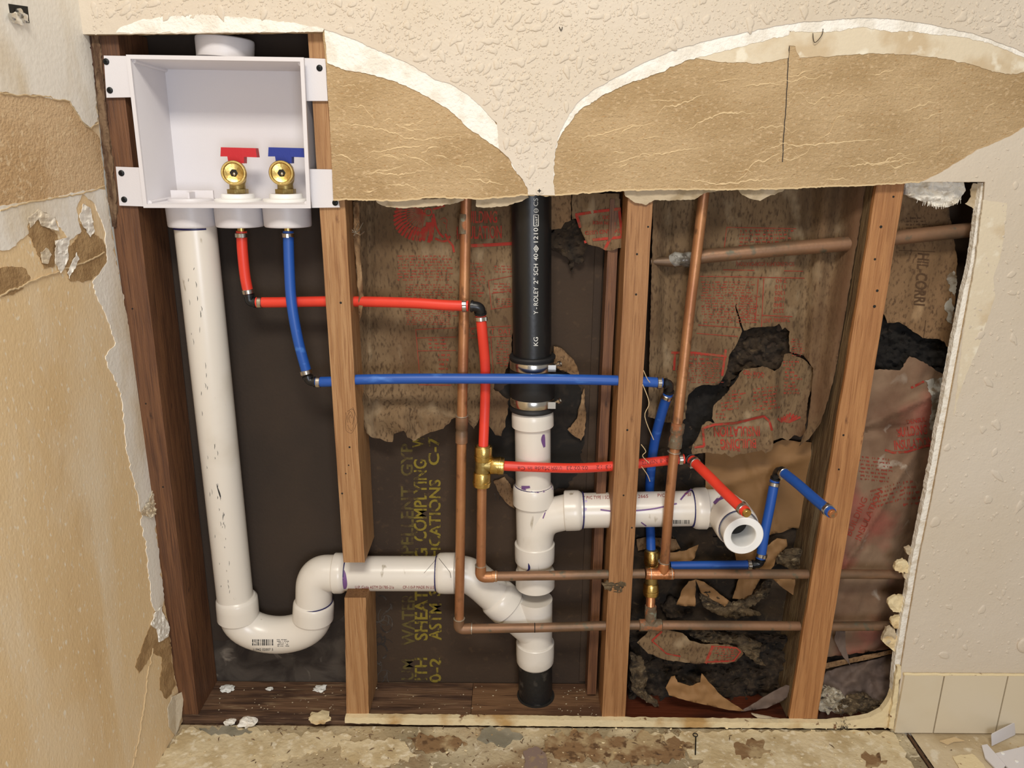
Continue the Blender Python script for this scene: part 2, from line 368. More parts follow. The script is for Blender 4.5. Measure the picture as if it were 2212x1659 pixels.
def quad_px(mb, u0_, v0_, u1, v1, mapf):
    n = max(1, int(max(abs(u1 - u0_), abs(v1 - v0_)) / 14)); hor = abs(u1 - u0_) > abs(v1 - v0_)
    for i in range(n):
        if hor: a = u0_ + (u1 - u0_) * i / n; b = u0_ + (u1 - u0_) * (i + 1) / n; q = [(a, v0_), (b, v0_), (b, v1), (a, v1)]
        else: a = v0_ + (v1 - v0_) * i / n; b = v0_ + (v1 - v0_) * (i + 1) / n; q = [(u0_, a), (u1, a), (u1, b), (u0_, b)]
        mb.bm.faces.new([mb.bm.verts.new(mapf(*p)) for p in q])
def line_px(mb, pts, wpx, mapf, cl=True):
    for (a, b) in zip(pts, pts[1:]):
        A = V(a); B = V(b); L_ = (B - A).length
        if L_ < .1: continue
        n = max(1, int(L_ / 12)); t = (B - A) / L_; nn = V((-t.y, t.x)) * wpx / 2
        for i in range(n):
            p = A + t * L_ * i / n; q = A + t * L_ * (i + 1) / n
            mb.bm.faces.new([mb.bm.verts.new(mapf(*c)) for c in (p - nn, q - nn, q + nn, p + nn)])
def print_rows(mb, u0_, v0_, u1, v1, pitch, mapf, seed=0, slope=0.0):
    """rows of illegible small print"""
    rd = random.Random(seed); v = v0_
    while v < v1:
        u = u0_ + rd.uniform(0, 4)
        end = u1 - rd.uniform(0, (u1 - u0_) * .15)
        while u < end:
            l = rd.uniform(3, 15)
            for k in range(int(l / 2.2)):
                h = pitch * rd.uniform(.22, .5); x = u + k * 2.2; y = v + slope * (x - u0_)
                if rd.random() < .85:
                    mb.bm.faces.new([mb.bm.verts.new(mapf(*c)) for c in ((x, y), (x + 1.7, y), (x + 1.7, y + h), (x, y + h))])
            u += l + rd.uniform(1.5, 3)
        v += pitch
# arrow onto cylinder surface path
def scribble(mb, A, B, r, pts, wd=.0012, eps=.0003):
    """ink stroke on a pipe: pts = (s, angle)"""
    d = (B - A).normalized(); a, b = frame(d)
    f = lambda s_, t: A + d * s_ + (a * math.cos(t) + b * math.sin(t)) * (r + eps)
    q = spline([V((p[0], p[1] * r, p[2] if len(p) > 2 else wd)) for p in pts], 6)
    for i in range(len(q) - 1):
        p0, p1 = q[i], q[i + 1]; t = V((p1.x - p0.x, p1.y - p0.y, 0))
        if t.length < 1e-7: continue
        t.normalize(); n0 = V((-t.y, t.x, 0))
        c = [p0 - n0 * p0.z / 2, p1 - n0 * p1.z / 2, p1 + n0 * p1.z / 2, p0 + n0 * p0.z / 2]
        mb.bm.faces.new([mb.bm.verts.new(f(k.x, k.y / r)) for k in c])

from mathutils.bvhtree import BVHTree
def surf(o, eps=.0005):
    """map a view ray onto the real surface of a part, for ink lying on it"""
    off = root_loc(o); vv = [v.co + off for v in o.data.vertices]
    t = BVHTree.FromPolygons(vv, [tuple(p.vertices) for p in o.data.polygons])
    def f(u, v):
        d = ray(u, v).normalized(); h = t.ray_cast(CAM, d)
        return (h[0] + h[1] * eps) if h[0] is not None else P(u, v, .05)
    return f
# ================================================================== SETTING
YF = -0.013; YB = 0.0
Y1 = -0.0142; Y2 = -0.0153
# opening outline pieces (pixels, on the face of the drywall)
hole_top = [(2130, 393), (1988, 393), (1860, 401), (1800, 402), (1702, 407), (1600, 409), (1452, 409), (1352, 411), (1300, 414), (1199, 422), (1141, 421), (1100, 425), (1035, 430), (1003, 428), (940, 426), (860, 434), (760, 431), (720, 432)]
hole_right = [(1938, 1620), (1938, 1560), (1946, 1450), (1962, 1350), (1985, 1215), (2013, 1080), (2050, 880), (2068, 780), (2085, 690), (2110, 560), (2124, 450)]
box_cut = [(716, 340), (709, 220), (704, 137), (697, 69), (440, 71), (195, 74)]
outer = [(100, 74), (100, -500), (2900, -500), (2900, 1620)]
def mf(y): return lambda u, v: P(u, v, y)
bp = rough(hole_right, .8, 5, 3, closed=False) + rough(hole_top, 1.8, 4, 4, closed=False)[:-1] + rough([(720, 432)] + box_cut[:4], .9, 5, 5, closed=False) + rough(box_cut[3:], 1.0, 6, 6, closed=False)[1:] + outer
wall_back = struct(build('wall_back', slab(bp, mf(YF), V((0, -YF, 0))), kraft, smooth=False))
# gypsum core edge: slightly thicker lip seen in the cut
def layer(name, poly, y, y2, m, parent, rag=(2, 5, 0), **k):
    return build(name, slab(rough(poly, *rag), mf(y), V((0, y2 - y, 0))), m, parent, smooth=False, **k)
# painted surface outline
brown1 = [(700, 63), (734, 74), (769, 86), (803, 103), (837, 117), (892, 141), (940, 172), (975, 182), (1009, 203), (1037, 227), (1054, 247), (1073, 265), (1076, 290), (1078, 322), (1100, 342), (1114, 368), (1131, 388), (1141, 409), (1141, 421)]
brown2 = [(1199, 422), (1195, 395), (1195, 364), (1199, 326), (1205, 296), (1213, 278), (1228, 250), (1246, 223), (1284, 192), (1335, 165), (1387, 137), (1460, 106), (1555, 81), (1658, 60), (1727, 48), (1795, 43), (1864, 38), (1933, 41), (2002, 51), (2087, 69), (2139, 84), (2212, 113), (2300, 160), (2300, 245), (2212, 275), (2191, 289), (2156, 306), (2112, 323), (2070, 350), (2036, 371), (2002, 388), (1988, 393)]
ppoly = rough([(236, 74), (697, 69)], .9, 6, 6, closed=False)[:-1] + rough([(697, 69)] + brown1, 1.5, 5, 11, closed=False) + rough(brown2, 1.5, 5, 12, closed=False)[:-1] + [(1988, 393), (2128, 393)] + \
    rough(list(reversed(hole_right)), .8, 5, 3, closed=False)[1:] + [(2900, 1620), (2900, -500), (100, -500), (100, 74)]
pl = slab(ppoly, mf(Y2), V((0, YF - Y2, 0)))
# knock-down texture blobs
def splat(mb, u, v, a, b, ang, h, mapf, nrm, seed, n=14):
    ca, sa = math.cos(ang), math.sin(ang); base = []
    rings = [(1.0, -.05), (.86, .75), (.55, 1.0)]
    prev = None
    for (k, hh) in rings:
        ring = []
        for i in range(n):
            t = 2 * math.pi * i / n
            w_ = 1 + .45 * noise.noise(V((math.cos(t) * 1.2 + seed, math.sin(t) * 1.2, seed * .37)))
            x = math.cos(t) * a * k * w_; y = math.sin(t) * b * k * w_ * (1 + .35 * math.cos(t))
            ring.append(mb.bm.verts.new(mapf(u + x * ca - y * sa, v + x * sa + y * ca) + nrm * h * hh))
        if prev:
            for i in range(n): mb.bm.faces.new((prev[i], prev[(i + 1) % n], ring[(i + 1) % n], ring[i]))
        prev = ring
    mb.bm.faces.new(prev)
rd = random.Random(3)
cnt = 0
while cnt < 4200:
    u = rd.uniform(200, 2230); v = rd.uniform(-25, 1440)
    if not inside((u, v), ppoly): continue
    right = (v > 290 or u > 2150)
    if right and u > 1900 and v > 200 and rd.random() > .16: continue
    if v < 20 and rd.random() < .3: continue
    if 225 < u < 700 and v > 38: continue
    if min(abs(u - q[0]) + abs(v - q[1]) for q in ppoly[::3]) < 14: continue
    s_ = .8 + 2.6 * rd.random() ** 2.2
    if rd.random() < .06: s_ = rd.uniform(4.0, 8.5)
    asp = rd.uniform(1, 1.8) if s_ < 5 else rd.uniform(1.1, 2.4)
    splat(pl, u, v, s_ * asp, s_, rd.gauss(-.9, .7), min(.0013, .00035 + s_ * .00011), mf(Y2), V((0, -1, 0)), rd.uniform(0, 99), 10 if s_ < 3 else 16)
    cnt += 1
painted = build('paint_layer', pl, paint, wall_back, angle=60, label='cream paint with knock-down splatter texture')
# white band under the paint
wb1 = [(699, 50), (740, 66), (800, 90), (880, 130), (960, 170), (1020, 205), (1050, 238), (1082, 280), (1120, 360), (1150, 415), (1141, 421), (1140, 409), (1129, 388), (1112, 368), (1098, 340), (1074, 319), (1043, 299), (1009, 275), (982, 247), (947, 223), (906, 199), (851, 175), (790, 158), (745, 151), (707, 136)]
layer('white_skim_band', wb1, Y1, YF, skim, wall_back, (2.2, 4, 21))
layer('skim_over_cutout', [(246, 71), (262, 58), (300, 44), (360, 36), (430, 31), (500, 36), (560, 42), (640, 50), (699, 62), (697, 68), (440, 70)], Y2 - .0003, YF, skim, wall_back, (2.2, 4, 29), label='rough white skim just above the outlet box')
wb2 = [(1190, 422), (1186, 360), (1196, 290), (1240, 215), (1330, 150), (1455, 94), (1660, 48), (1864, 28), (2000, 40), (2140, 74), (2300, 130), (2300, 170), (2212, 124), (2139, 94), (2087, 81), (2019, 75), (1967, 67), (1926, 70), (1864, 58), (1795, 69), (1744, 69), (1706, 67), (1703, 76), (1658, 86), (1589, 103), (1521, 122), (1486, 129), (1421, 158), (1353, 182), (1301, 206), (1250, 240), (1232, 264), (1215, 285), (1208, 299), (1200, 326), (1196, 364), (1195, 395), (1199, 422)]
layer('white_skim_band', wb2, Y1, YF, skim, wall_back, (2.2, 4, 22))
gb = [(1486, 124), (1521, 116), (1589, 98), (1658, 82), (1703, 72), (1712, 63), (1744, 64), (1795, 63), (1864, 52), (1926, 62), (1967, 60), (2019, 70), (2087, 76), (2139, 89), (2173, 105), (2300, 150), (2300, 180), (2212, 155), (2184, 161), (2156, 156), (2105, 141), (2043, 127), (1967, 118), (1881, 115), (1795, 122), (1727, 125), (1722, 115), (1718, 100), (1704, 98), (1703, 125), (1672, 132), (1637, 137), (1555, 134), (1527, 129)]
layer('old_paint_band', gb, -.0137, YF, oldpaint, wall_back, (2.0, 4, 23), label='greyish old paint band under the white edge')
# lower right scraped patches
layer('scraped_patch', [(2124, 432), (2176, 440), (2172, 480), (2160, 560), (2146, 600), (2150, 640), (2110, 760), (2092, 800), (2080, 830), (2060, 900), (2085, 690), (2108, 565)], Y2 - .0003, YF, oldpaint, wall_back, (1.6, 5, 24))
# screw boss with tongue of paint is paint itself; ridges of torn paper
rid = MB(); rd = random.Random(8)
zone1 = [(707, 150), (851, 190), (947, 240), (1043, 312), (1098, 350), (1130, 400), (1120, 418), (860, 425), (722, 425)]
zone2 = [(1206, 410), (1208, 320), (1250, 250), (1353, 195), (1486, 142), (1700, 140), (1881, 125), (2043, 140), (2184, 172), (2212, 180), (2212, 265), (2112, 313), (2002, 380), (1700, 398), (1350, 404)]
def ridge(mb, pts, y, wpx, h, side=1):
    """thin lifted paper edge: a small ramp that ends in a sharp step"""
    q = pts; prev = None
    for i, (u, v) in enumerate(q):
        e = math.sin(math.pi * min(1, i / (len(q) - 1))) * (.6 + .5 * noise.noise(V((u / 9, v / 9, 2))))
        e = max(.08, e)
        a = mb.bm.verts.new(P(u, v - wpx * e * side, y + .0001)); b = mb.bm.verts.new(P(u, v - wpx * .15 * e * side, y - h * e)); c = mb.bm.verts.new(P(u, v + .6 * side, y + .0001))
        if prev:
            mb.bm.faces.new((prev[0], prev[1], b, a)); mb.bm.faces.new((prev[1], prev[2], c, b))
        prev = (a, b, c)
def rand_ridges(zone, n, seed, lmin, lmax, sl):
    rd = random.Random(seed); us = [p[0] for p in zone]; vv = [p[1] for p in zone]; k = 0
    while k < n:
        u = rd.uniform(min(us), max(us)); v = rd.uniform(min(vv), max(vv)); L_ = rd.uniform(lmin, lmax); a = rd.gauss(sl, .22)
        pts = []; ok = True; x, y = u, v; sd = rd.uniform(0, 50)
        for i in range(int(L_ / 4)):
            if not inside((x, y), zone): ok = False; break
            pts.append((x, y)); aa = a + 1.3 * noise.noise(V((x / 22, sd, 0))) + 1.1 * noise.noise(V((x / 7, sd, 3)))
            x += 4 * math.cos(aa); y += 4 * math.sin(aa)
        if ok and len(pts) > 3: ridge(rid, pts, YF, rd.uniform(2.5, 6), rd.uniform(.0005, .0012), 1); k += 1
rand_ridges(zone1, 22, 5, 18, 130, .12); rand_ridges(zone2, 40, 6, 20, 190, -.12)
def R2(mb, pts, **k):
    pts = rough(pts, 3.5, 4, 31, closed=False); ridge(mb, pts, YF, 6, .0013)
for pl_ in ([(722, 264), (780, 272), (830, 283), (880, 300), (912, 304), (960, 297), (990, 290), (1015, 296)], [(715, 330), (745, 340), (775, 352)], [(785, 352), (800, 330), (850, 322), (905, 318), (935, 306)],
            [(905, 335), (925, 322), (950, 318)], [(1000, 385), (1045, 395), (1090, 398)], [(775, 372), (860, 380), (930, 365)], [(1460, 290), (1530, 258), (1560, 246), (1652, 244)], [(1605, 347), (1640, 332), (1690, 310), (1720, 318), (1790, 312), (1880, 303), (1945, 303)],
            [(1450, 385), (1560, 400), (1700, 385), (1720, 372)], [(1800, 362), (1900, 355), (1990, 338)], [(1600, 188), (1650, 183), (1700, 185)], [(1380, 340), (1450, 330), (1520, 318)], [(1240, 300), (1300, 292), (1370, 268)]):
    R2(rid, pl_)
build('torn_paper_ridges', rid, kraftedge, wall_back, smooth=False, label='pale lifted ridges in the torn brown paper', kind='stuff')
# pale bottom lip of cut paper
lip = MB()
for a, b in zip(hole_top, hole_top[1:]): pass
hp = rough(hole_top[1:], 1.8, 4, 4, closed=False)
lp = [(u, v - 2.2) for u, v in hp] + [(u, v + 1.4) for u, v in reversed(hp)]
build('cut_edge', slab(lp, mf(YF - .0008), V((0, .003, 0))), kraftedge, wall_back, smooth=False, label='pale cut lower edge of the drywall')
def sm_(a, b, x):
    t = max(0, min(1, (x - a) / (b - a))); return t * t * (3 - 2 * t)
# white gypsum face of the right-hand cut
hr = rough(hole_right[1:], .8, 5, 3, closed=False)
gp = [(u + .8, v) for u, v in hr] + [(2130, 393), (2121, 395)] + [(u - 12 - 4 * sm_(520, 700, v) + 1.6 * noise.noise(V((v / 60, 0, 0))) + 1.2 * noise.noise(V((v / 8, 3, 0))), v) for u, v in reversed(hr)]
build('cut_edge', slab(gp, mf(-.0085), V((0, .011, 0))), gyp, wall_back, smooth=False, label='white crumbly cut edge at the right side of the hole')
# crack in the right torn zone
ck = MB(); cp = rough([(1705, 100), (1701, 160), (1698, 230), (1693, 290), (1690, 350)], .8, 8, 40, closed=False)
for i, (u, v) in enumerate(cp[:-1]): pass
line_px(ck, cp, 2.0, mf(YF - .0003)); build('crack', ck, hairm, wall_back, smooth=False, label='thin dark vertical crack')
# torn flaps of back paper hanging below the lower edge
flaps = MB()
for k_, poly in enumerate(([(812, 432), (816, 439), (835, 447), (870, 450), (930, 446), (980, 440), (1003, 432), (1000, 428)], [(1029, 428), (1028, 446), (1045, 449), (1085, 446), (1120, 437), (1142, 427), (1140, 420)],
                           [(1345, 408), (1351, 424), (1372, 438), (1395, 443), (1414, 432), (1450, 433), (1500, 431), (1520, 418), (1560, 411), (1560, 405)], [(1590, 404), (1600, 418), (1620, 429), (1642, 434), (1664, 422), (1690, 414), (1700, 404)])):
    f = sheet(rough(poly, 1.8, 4, 50 + k_), lambda u, v: P(u, v, -.0060 + .002 * noise.noise(V((u / 30, v / 20, 5))) + (v - 410) * .00005), V((0, .0014, 0)), 6)
    build('back_paper_flap', f, gypback, wall_back, smooth=False, label='grey-beige flap of back paper hanging under the edge')
f = sheet(rough([(2102, 396), (2126, 396), (2118, 430), (2108, 462), (2100, 448), (2085, 440), (2098, 425), (2096, 410)], 2, 4, 66), mf(.001), V((0, .001, 0)), 6)
build('back_paper_flap', f, gypback, wall_back, smooth=False)
# bits of gypsum along the right cut
for i, (u, v, s_) in enumerate([(1965, 1190, 9), (1950, 1225, 16), (1961, 1231, 9), (1960, 1245, 8), (1941, 1305, 20), (1938, 1345, 14), (1925, 1375, 18), (1930, 1388, 16)]):
    poly = [(u + s_ * (1 + .9 * noise.noise(V((k * 1.7, i, 0)))) * math.cos(k * .7) * (1 if math.cos(k * .7) < 0 else .8), v + s_ * 1.0 * (1 + .7 * noise.noise(V((k * 1.3, i, 4)))) * math.sin(k * .7)) for k in range(9)]
    build('gypsum_chunk', sheet(rough(poly, 3, 3, i), lambda u, v, i=i: P(u, v, -.002 + .004 * noise.noise(V((u / 11, v / 11, i)))), V((0, .006, 0)), 5), stripm if i % 3 else gypback, wall_back, smooth=False)

# left wall -------------------------------------------------
LE = [(195, 60), (205, 160), (215, 280), (226, 400), (240, 490), (262, 620), (290, 770), (312, 920), (330, 1048), (340, 1095), (334, 1110), (345, 1210), (354, 1290), (366, 1370), (374, 1440), (386, 1500), (398, 1566)]
def lf(off): return lambda u, v: PX(u, v, XL + off)
edge = rough(LE, 1.6, 5, 70, closed=False)
p3 = [lf(0)(u, v) for u, v in edge]
top = V((XL, p3[0].y, CAMH + .55)); zt = top.z
poly3 = [V((XL, p3[0].y, zt))] + p3 + [V((XL, p3[-1].y, 0)), V((XL, -1.25, 0)), V((XL, -1.25, zt))]
wall_left = struct(build('wall_left', sheet([(p.y, p.z) for p in poly3], lambda a, b: V((XL, a, b)), V((-.013, 0, 0)), 1e6), leftbase, smooth=False))
def llayer(name, poly, off, m, rag, **k):
    return build(name, slab(rough(poly, *rag), lf(off), V((-off, 0, 0))), m, wall_left, smooth=False, **k)
llayer('white_skim_patch', [(186, -60), (195, 66), (203, 160), (211, 262), (195, 276), (178, 262), (165, 240), (150, 218), (120, 216), (82, 205), (40, 206), (12, 198), (-60, 205), (-60, -60)], .0012, skim_l, (3, 5, 71), label='bright white skim coat near the corner')
llayer('torn_paper_patch', [(205, 285), (216, 300), (226, 400), (180, 418), (90, 432), (-60, 452), (-60, 205), (82, 208), (150, 222), (176, 264), (195, 279)], .0004, leftpink, (2.5, 6, 72), label='rough tan torn paper patch')
llayer('compound_patch', [(228, 410), (240, 495), (262, 620), (270, 680), (235, 660), (215, 610), (232, 560), (228, 500), (205, 440), (178, 420), (165, 450), (176, 500), (150, 520), (120, 470), (85, 455), (60, 485), (62, 505), (20, 540), (-60, 545), (-60, 452), (90, 432), (200, 408)], .0009, skim_l, (3, 5, 73), label='whitish compound around torn holes')
for k_, pg in enumerate(([(60, 500), (66, 480), (82, 466), (92, 490), (118, 500), (128, 520), (118, 575), (95, 580), (78, 540)], [(172, 500), (170, 480), (196, 500), (215, 515), (228, 530), (230, 560), (218, 590), (180, 610), (150, 605), (135, 560), (155, 530)], [(-60, 590), (25, 575), (55, 580), (66, 600), (50, 625), (10, 640), (-60, 655)])):
    llayer('torn_hole', pg, .0006, leftdark, (4, 4, 75 + k_))
for k_, pg in enumerate(([(172, 470), (180, 440), (196, 450), (205, 500), (196, 512), (182, 492)], [(88, 545), (100, 535), (112, 550), (104, 570), (92, 568)], [(120, 520), (150, 512), (148, 560), (132, 590), (120, 570)], [(146, 590), (166, 545), (172, 560), (150, 602)], [(60, 470), (84, 452), (118, 470), (128, 500), (90, 488), (84, 470), (66, 492)])):
    build('curled_paper_flake', sheet(rough(pg, 2.5, 4, 85 + k_), lambda u, v: PX(u, v, XL + .0015 + .004 * abs(noise.noise(V((u / 14, v / 14, 1))))), V((-.0006, 0, 0)), 4), skim_l, wall_left, smooth=False)
llayer('compound_strip', [(262, 620), (290, 770), (312, 920), (330, 1048), (338, 1095), (334, 1112), (345, 1210), (355, 1296), (340, 1330), (330, 1310), (318, 1200), (300, 1080), (275, 980), (262, 850), (238, 800), (228, 770), (250, 740), (232, 690), (210, 640), (200, 610), (235, 560)], .0008, skim_l, (4, 6, 79), label='white compound strip along the wall corner')
llayer('torn_patch', [(332, 1330), (342, 1300), (352, 1310), (366, 1372), (374, 1440), (380, 1480), (360, 1510), (345, 1490), (350, 1420), (330, 1410), (300, 1455), (292, 1440), (310, 1390)], .0005, leftdark, (3, 5, 80), label='darker torn patch low on the wall')
build('gypsum_chunk', sheet(rough([(335, 1325), (350, 1310), (357, 1335), (367, 1355), (364, 1375), (345, 1387), (340, 1360), (328, 1350)], 2, 4, 81), lambda u, v: PX(u, v, XL + .002 + .004 * abs(noise.noise(V((u / 9, v / 9, 1))))), V((-.002, 0, 0)), 4), gyp, wall_left, smooth=False)
build('peeling_corner', sheet(rough([(372, 1505), (397, 1492), (393, 1545), (380, 1590), (365, 1570), (362, 1530)], 1.5, 5, 82), lambda u, v: PX(u, v, XL + .0015 + .006 * max(0, (u - 380) / 20)), V((-.0007, 0, 0)), 5), oldpaint, wall_left, smooth=False, label='curled paint peel at the bottom corner')
build('crumpled_bead', sheet(rough([(322, 1085), (330, 1060), (341, 1080), (338, 1112), (330, 1118), (306, 1112), (312, 1095)], 3, 3, 83), lambda u, v: PX(u, v, XL + .002 + .008 * abs(noise.noise(V((u / 7, v / 7, 1))))), V((-.001, 0, 0)), 3), oldpaint, wall_left, smooth=False)
# thin ridges of torn paint on left wall
lr = MB()
for pts in ([(0, 640), (60, 610), (130, 585), (200, 560), (225, 545)], [(285, 1659), (300, 1600), (312, 1520), (320, 1450), (330, 1400)], [(0, 200), (40, 207), (82, 206), (150, 219), (178, 264), (196, 278), (212, 266)], [(0, 455), (60, 437), (180, 418), (226, 402)]):
    q = rough(pts, 3, 5, 9, closed=False)
    lr.tube([PX(u, v, XL + .0006) for u, v in q], .0011, 6)
build('paint_ridge', lr, kraftedge, wall_left, label='raised torn paint edges', kind='stuff')

# floor -----------------------------------------------------------
def grid_floor(x0, x1, y0, y1, n, m_, z, amp, seed):
    mb = MB(); vv = []
    for i in range(n + 1):
        for j in range(m_ + 1):
            x = x0 + (x1 - x0) * i / n; y = y0 + (y1 - y0) * j / m_
            vv.append(mb.bm.verts.new((x, y, z + amp * (noise.noise(V((x * 22, y * 22, seed))) + .6 * noise.noise(V((x * 70, y * 70, seed)))))))
    for i in range(n):
        for j in range(m_):
            a = i * (m_ + 1) + j; mb.bm.faces.new((vv[a], vv[a + m_ + 1], vv[a + m_ + 2], vv[a + 1]))
    return mb
fr = PZ(1925, 1572); fx = (fr.x + .018)
floor = struct(build('floor', grid_floor(XL - .013, fx, -1.3, -.008, 150, 150, -.0012, .0016, 1), floorm))
fl2 = grid_floor(fx + .009, 1.4, -1.3, -.014, 90, 90, .0006, .0010, 5)
build('vinyl_edge', fl2, floor2, floor, label='paler dusty floor right of the dark joint')
build('floor_base', MB().box(XL - .2, 1.4, -1.3, .16, -.03, -.006), w_raw, floor, smooth=False)
jt = MB()
jt.tube([V((fx + .004, y / 60 * -1.2 - .02, -.001 + .0012 * noise.noise(V((y * .7, 0, 0))))) for y in range(60)], .0022, 6)
build('joint_line', jt, inkbrown, floor, label='dark filler in the floor joint')  # dark strip laid in the gap between the two floor pieces
mort = mat('crumbly_mortar', sr(212, 196, 160), .95, layers=[(sr(190, 170, 130), 22, .45, .62), (sr(226, 214, 186), 80, .55, .66), (sr(128, 96, 62), 9, .63, .72)], bumps=[(1, 120, (1, 1, 1), 7), (.8, 40, (1, 1, 1), 5)])
greyp = mat('grey_thinset', sr(146, 140, 122), .95, layers=[(sr(128, 122, 104), 20, .45, .6)], bumps=[(.6, 120, (1, 1, 1), 6)])
for k_, (pg, m_, z_) in enumerate((([(394, 1574), (440, 1576), (520, 1572), (600, 1584), (700, 1580), (760, 1590), (700, 1620), (600, 1640), (520, 1720), (300, 1720), (330, 1659)], mort, .0016), ([(1400, 1585), (1560, 1578), (1780, 1580), (1930, 1582), (1975, 1659), (2010, 1720), (1480, 1720), (1520, 1640), (1430, 1610)], mort, .0016),
                                       ([(430, 1572), (500, 1570), (545, 1580), (500, 1590), (450, 1584)], greyp, .0030), ([(1040, 1576), (1100, 1572), (1130, 1590), (1080, 1610), (1030, 1595)], greyp, .0014), ([(730, 1600), (860, 1596), (900, 1630), (820, 1659), (740, 1640)], mort, .0012))):
    build('mortar_patch', sheet(rough(pg, 9, 7, 300 + k_), lambda u, v, z_=z_: PZ(u, v, z_ + .0006 * noise.noise(V((u / 20, v / 9, 2)))), V((0, 0, -.003)), 9), m_, floor, angle=60, label='crumbly mortar residue' if m_ is mort else 'grey thinset patch')
brn = mat('brown_floor_stain', sr(136, 106, 72), .9, layers=[(sr(176, 154, 116), 30, .48, .60), (sr(96, 70, 44), 70, .56, .66)], bumps=[(.8, 120, (1, 1, 1), 7)])
for k_, pg in enumerate(([(1190, 1590), (1260, 1580), (1330, 1592), (1420, 1586), (1500, 1610), (1470, 1640), (1380, 1650), (1300, 1640), (1220, 1640), (1170, 1620)], [(1585, 1606), (1640, 1600), (1665, 1620), (1630, 1640), (1590, 1630)], [(880, 1592), (980, 1588), (1010, 1606), (960, 1622), (900, 1618)], [(1860, 1630), (1900, 1625), (1915, 1650), (1870, 1655)])):
    build('brown_stain', sheet(rough(pg, 12, 5, 340 + k_), lambda u, v: PZ(u, v, .0026), V((0, 0, -.003)), 9), brn, floor, smooth=False, label='brown stained patch')
build('primer_spill', sheet(rough([(1130, 1622), (1158, 1612), (1180, 1630), (1185, 1700), (1140, 1700)], 4, 4, 330), lambda u, v: PZ(u, v, .0016), V((0, 0, -.003)), 1e6), mat('purple_floor_stain', sr(132, 112, 102), .9, layers=[(sr(150, 128, 100), 60, .5, .6)]), floor, smooth=False, label='faded purple primer spill')
# pale strip left in front of the sill plate
sp = rough([(745, 1550), (1100, 1553), (1500, 1559), (1790, 1562), (1840, 1556), (1880, 1549), (1905, 1536), (1922, 1510), (1934, 1480), (1938, 1560), (1930, 1572), (1800, 1574), (1400, 1571), (900, 1566), (745, 1562)], 1.2, 6, 90)
struct(build('trim_1', slab(sp, mf(-.010), V((0, .010, 0))), stripm, smooth=False))
# wall tiles at the right as skirting
tb = struct(build('baseboard_right', MB().box(P(1938, 1500, YF).x, 1.4, -.0145, -.010, 0, P(2000, 1458, YF - .004).z - .001), grout, smooth=False))
zt_ = P(2000, 1458, YF - .006).z
tx = [P(1941, 1520, YF - .006).x, P(2027, 1520, YF - .006).x, P(2163, 1520, YF - .006).x]; tw = tx[2] - tx[1]
tx += [tx[2] + tw, tx[2] + 2 * tw, tx[2] + 3 * tw]
for i in range(5):
    build('wall_tile', MB().box(tx[i] + .0012, tx[i + 1] - .0012, -.0205, -.0125, .004, zt_).bevel(.0018, 3), tile, tb)
# bead of caulk above the tiles
cb = MB(); cb.tube([V((tx[0] + i * .006, -.018 + .001 * noise.noise(V((i * .4, 0, 0))), zt_ + .0005 + .001 * noise.noise(V((i * .5, 3, 0))))) for i in range(110)], .0026, 8)
build('caulk_bead', cb, stripm, tb)
o = build('corner_caulk', sheet(rough([(1938, 1440), (1947, 1440), (1942, 1480), (1936, 1530), (1930, 1575), (1920, 1574), (1926, 1530), (1933, 1480)], 2, 5, 93), lambda u, v: P(u, v, -.016 + .002 * noise.noise(V((u / 8, v / 8, 0)))), V((0, .006, 0)), 5), stripm, tb, label='yellowed caulk beside the first tile')

# ================================================================== FRAMING
SD = .089
ZS = P(1106, 1548, 0).z       # top of sill plate
def stud(name, label, ul, ur, v0, v1, m, y0=0.0, y1=SD, top_poly=None, seed=0, zb=None, parentless=True):
    """vertical stud from pixel edges at v0 (top) and v1 (bottom)"""
    a0 = P(ul[0], v0, y0); a1 = P(ul[1], v1, y0); b0 = P(ur[0], v0, y0); b1 = P(ur[1], v1, y0)
    if zb is not None: a1.z = b1.z = zb
    mb = MB(); n = 40; off = V((0, y1 - y0, 0)); prev = None
    for i in range(n + 1):
        t = i / n; l = a0.lerp(a1, t); r = b0.lerp(b1, t)
        w_ = .0006 * noise.noise(V((t * 12, seed, 0))); w2 = .0006 * noise.noise(V((t * 14, seed, 5)))
        l = l + V((w_, 0, 0)); r = r + V((w2, 0, 0))
        ring = [mb.bm.verts.new(p) for p in (l, r, r + off, l + off)]
        if prev:
            for k in range(4): mb.bm.faces.new((prev[k], prev[(k + 1) % 4], ring[(k + 1) % 4], ring[k]))
        else: mb.bm.faces.new(ring)
        prev = ring
    mb.bm.faces.new(list(reversed(prev)))
    mb.bevel(.0016, 2, 60)
    t = thing('wooden_stud', label, 'stud', (a1 + b1) / 2 + V((0, SD / 2, 0)))
    build(name, mb, m, t)
    return t
def holes(t, pts, y=-.0002):
    for (u, v, r) in pts:
        c = P(u, v, y); r_ = r / PXM(u, v, y)
        build('nail_hole', MB().lathe(c + V((0, .001, 0)), c - V((0, 1, 0)), [(0, r_), (.0011, r_), (.00125, r_ * .6)], 8), darkin, t)
zt0 = -160
s1 = stud('board', 'dark aged wooden stud at the far left beside the white standpipe', (187, 388), (252, 429), 60, 1548, w_old, seed=1, zb=ZS)
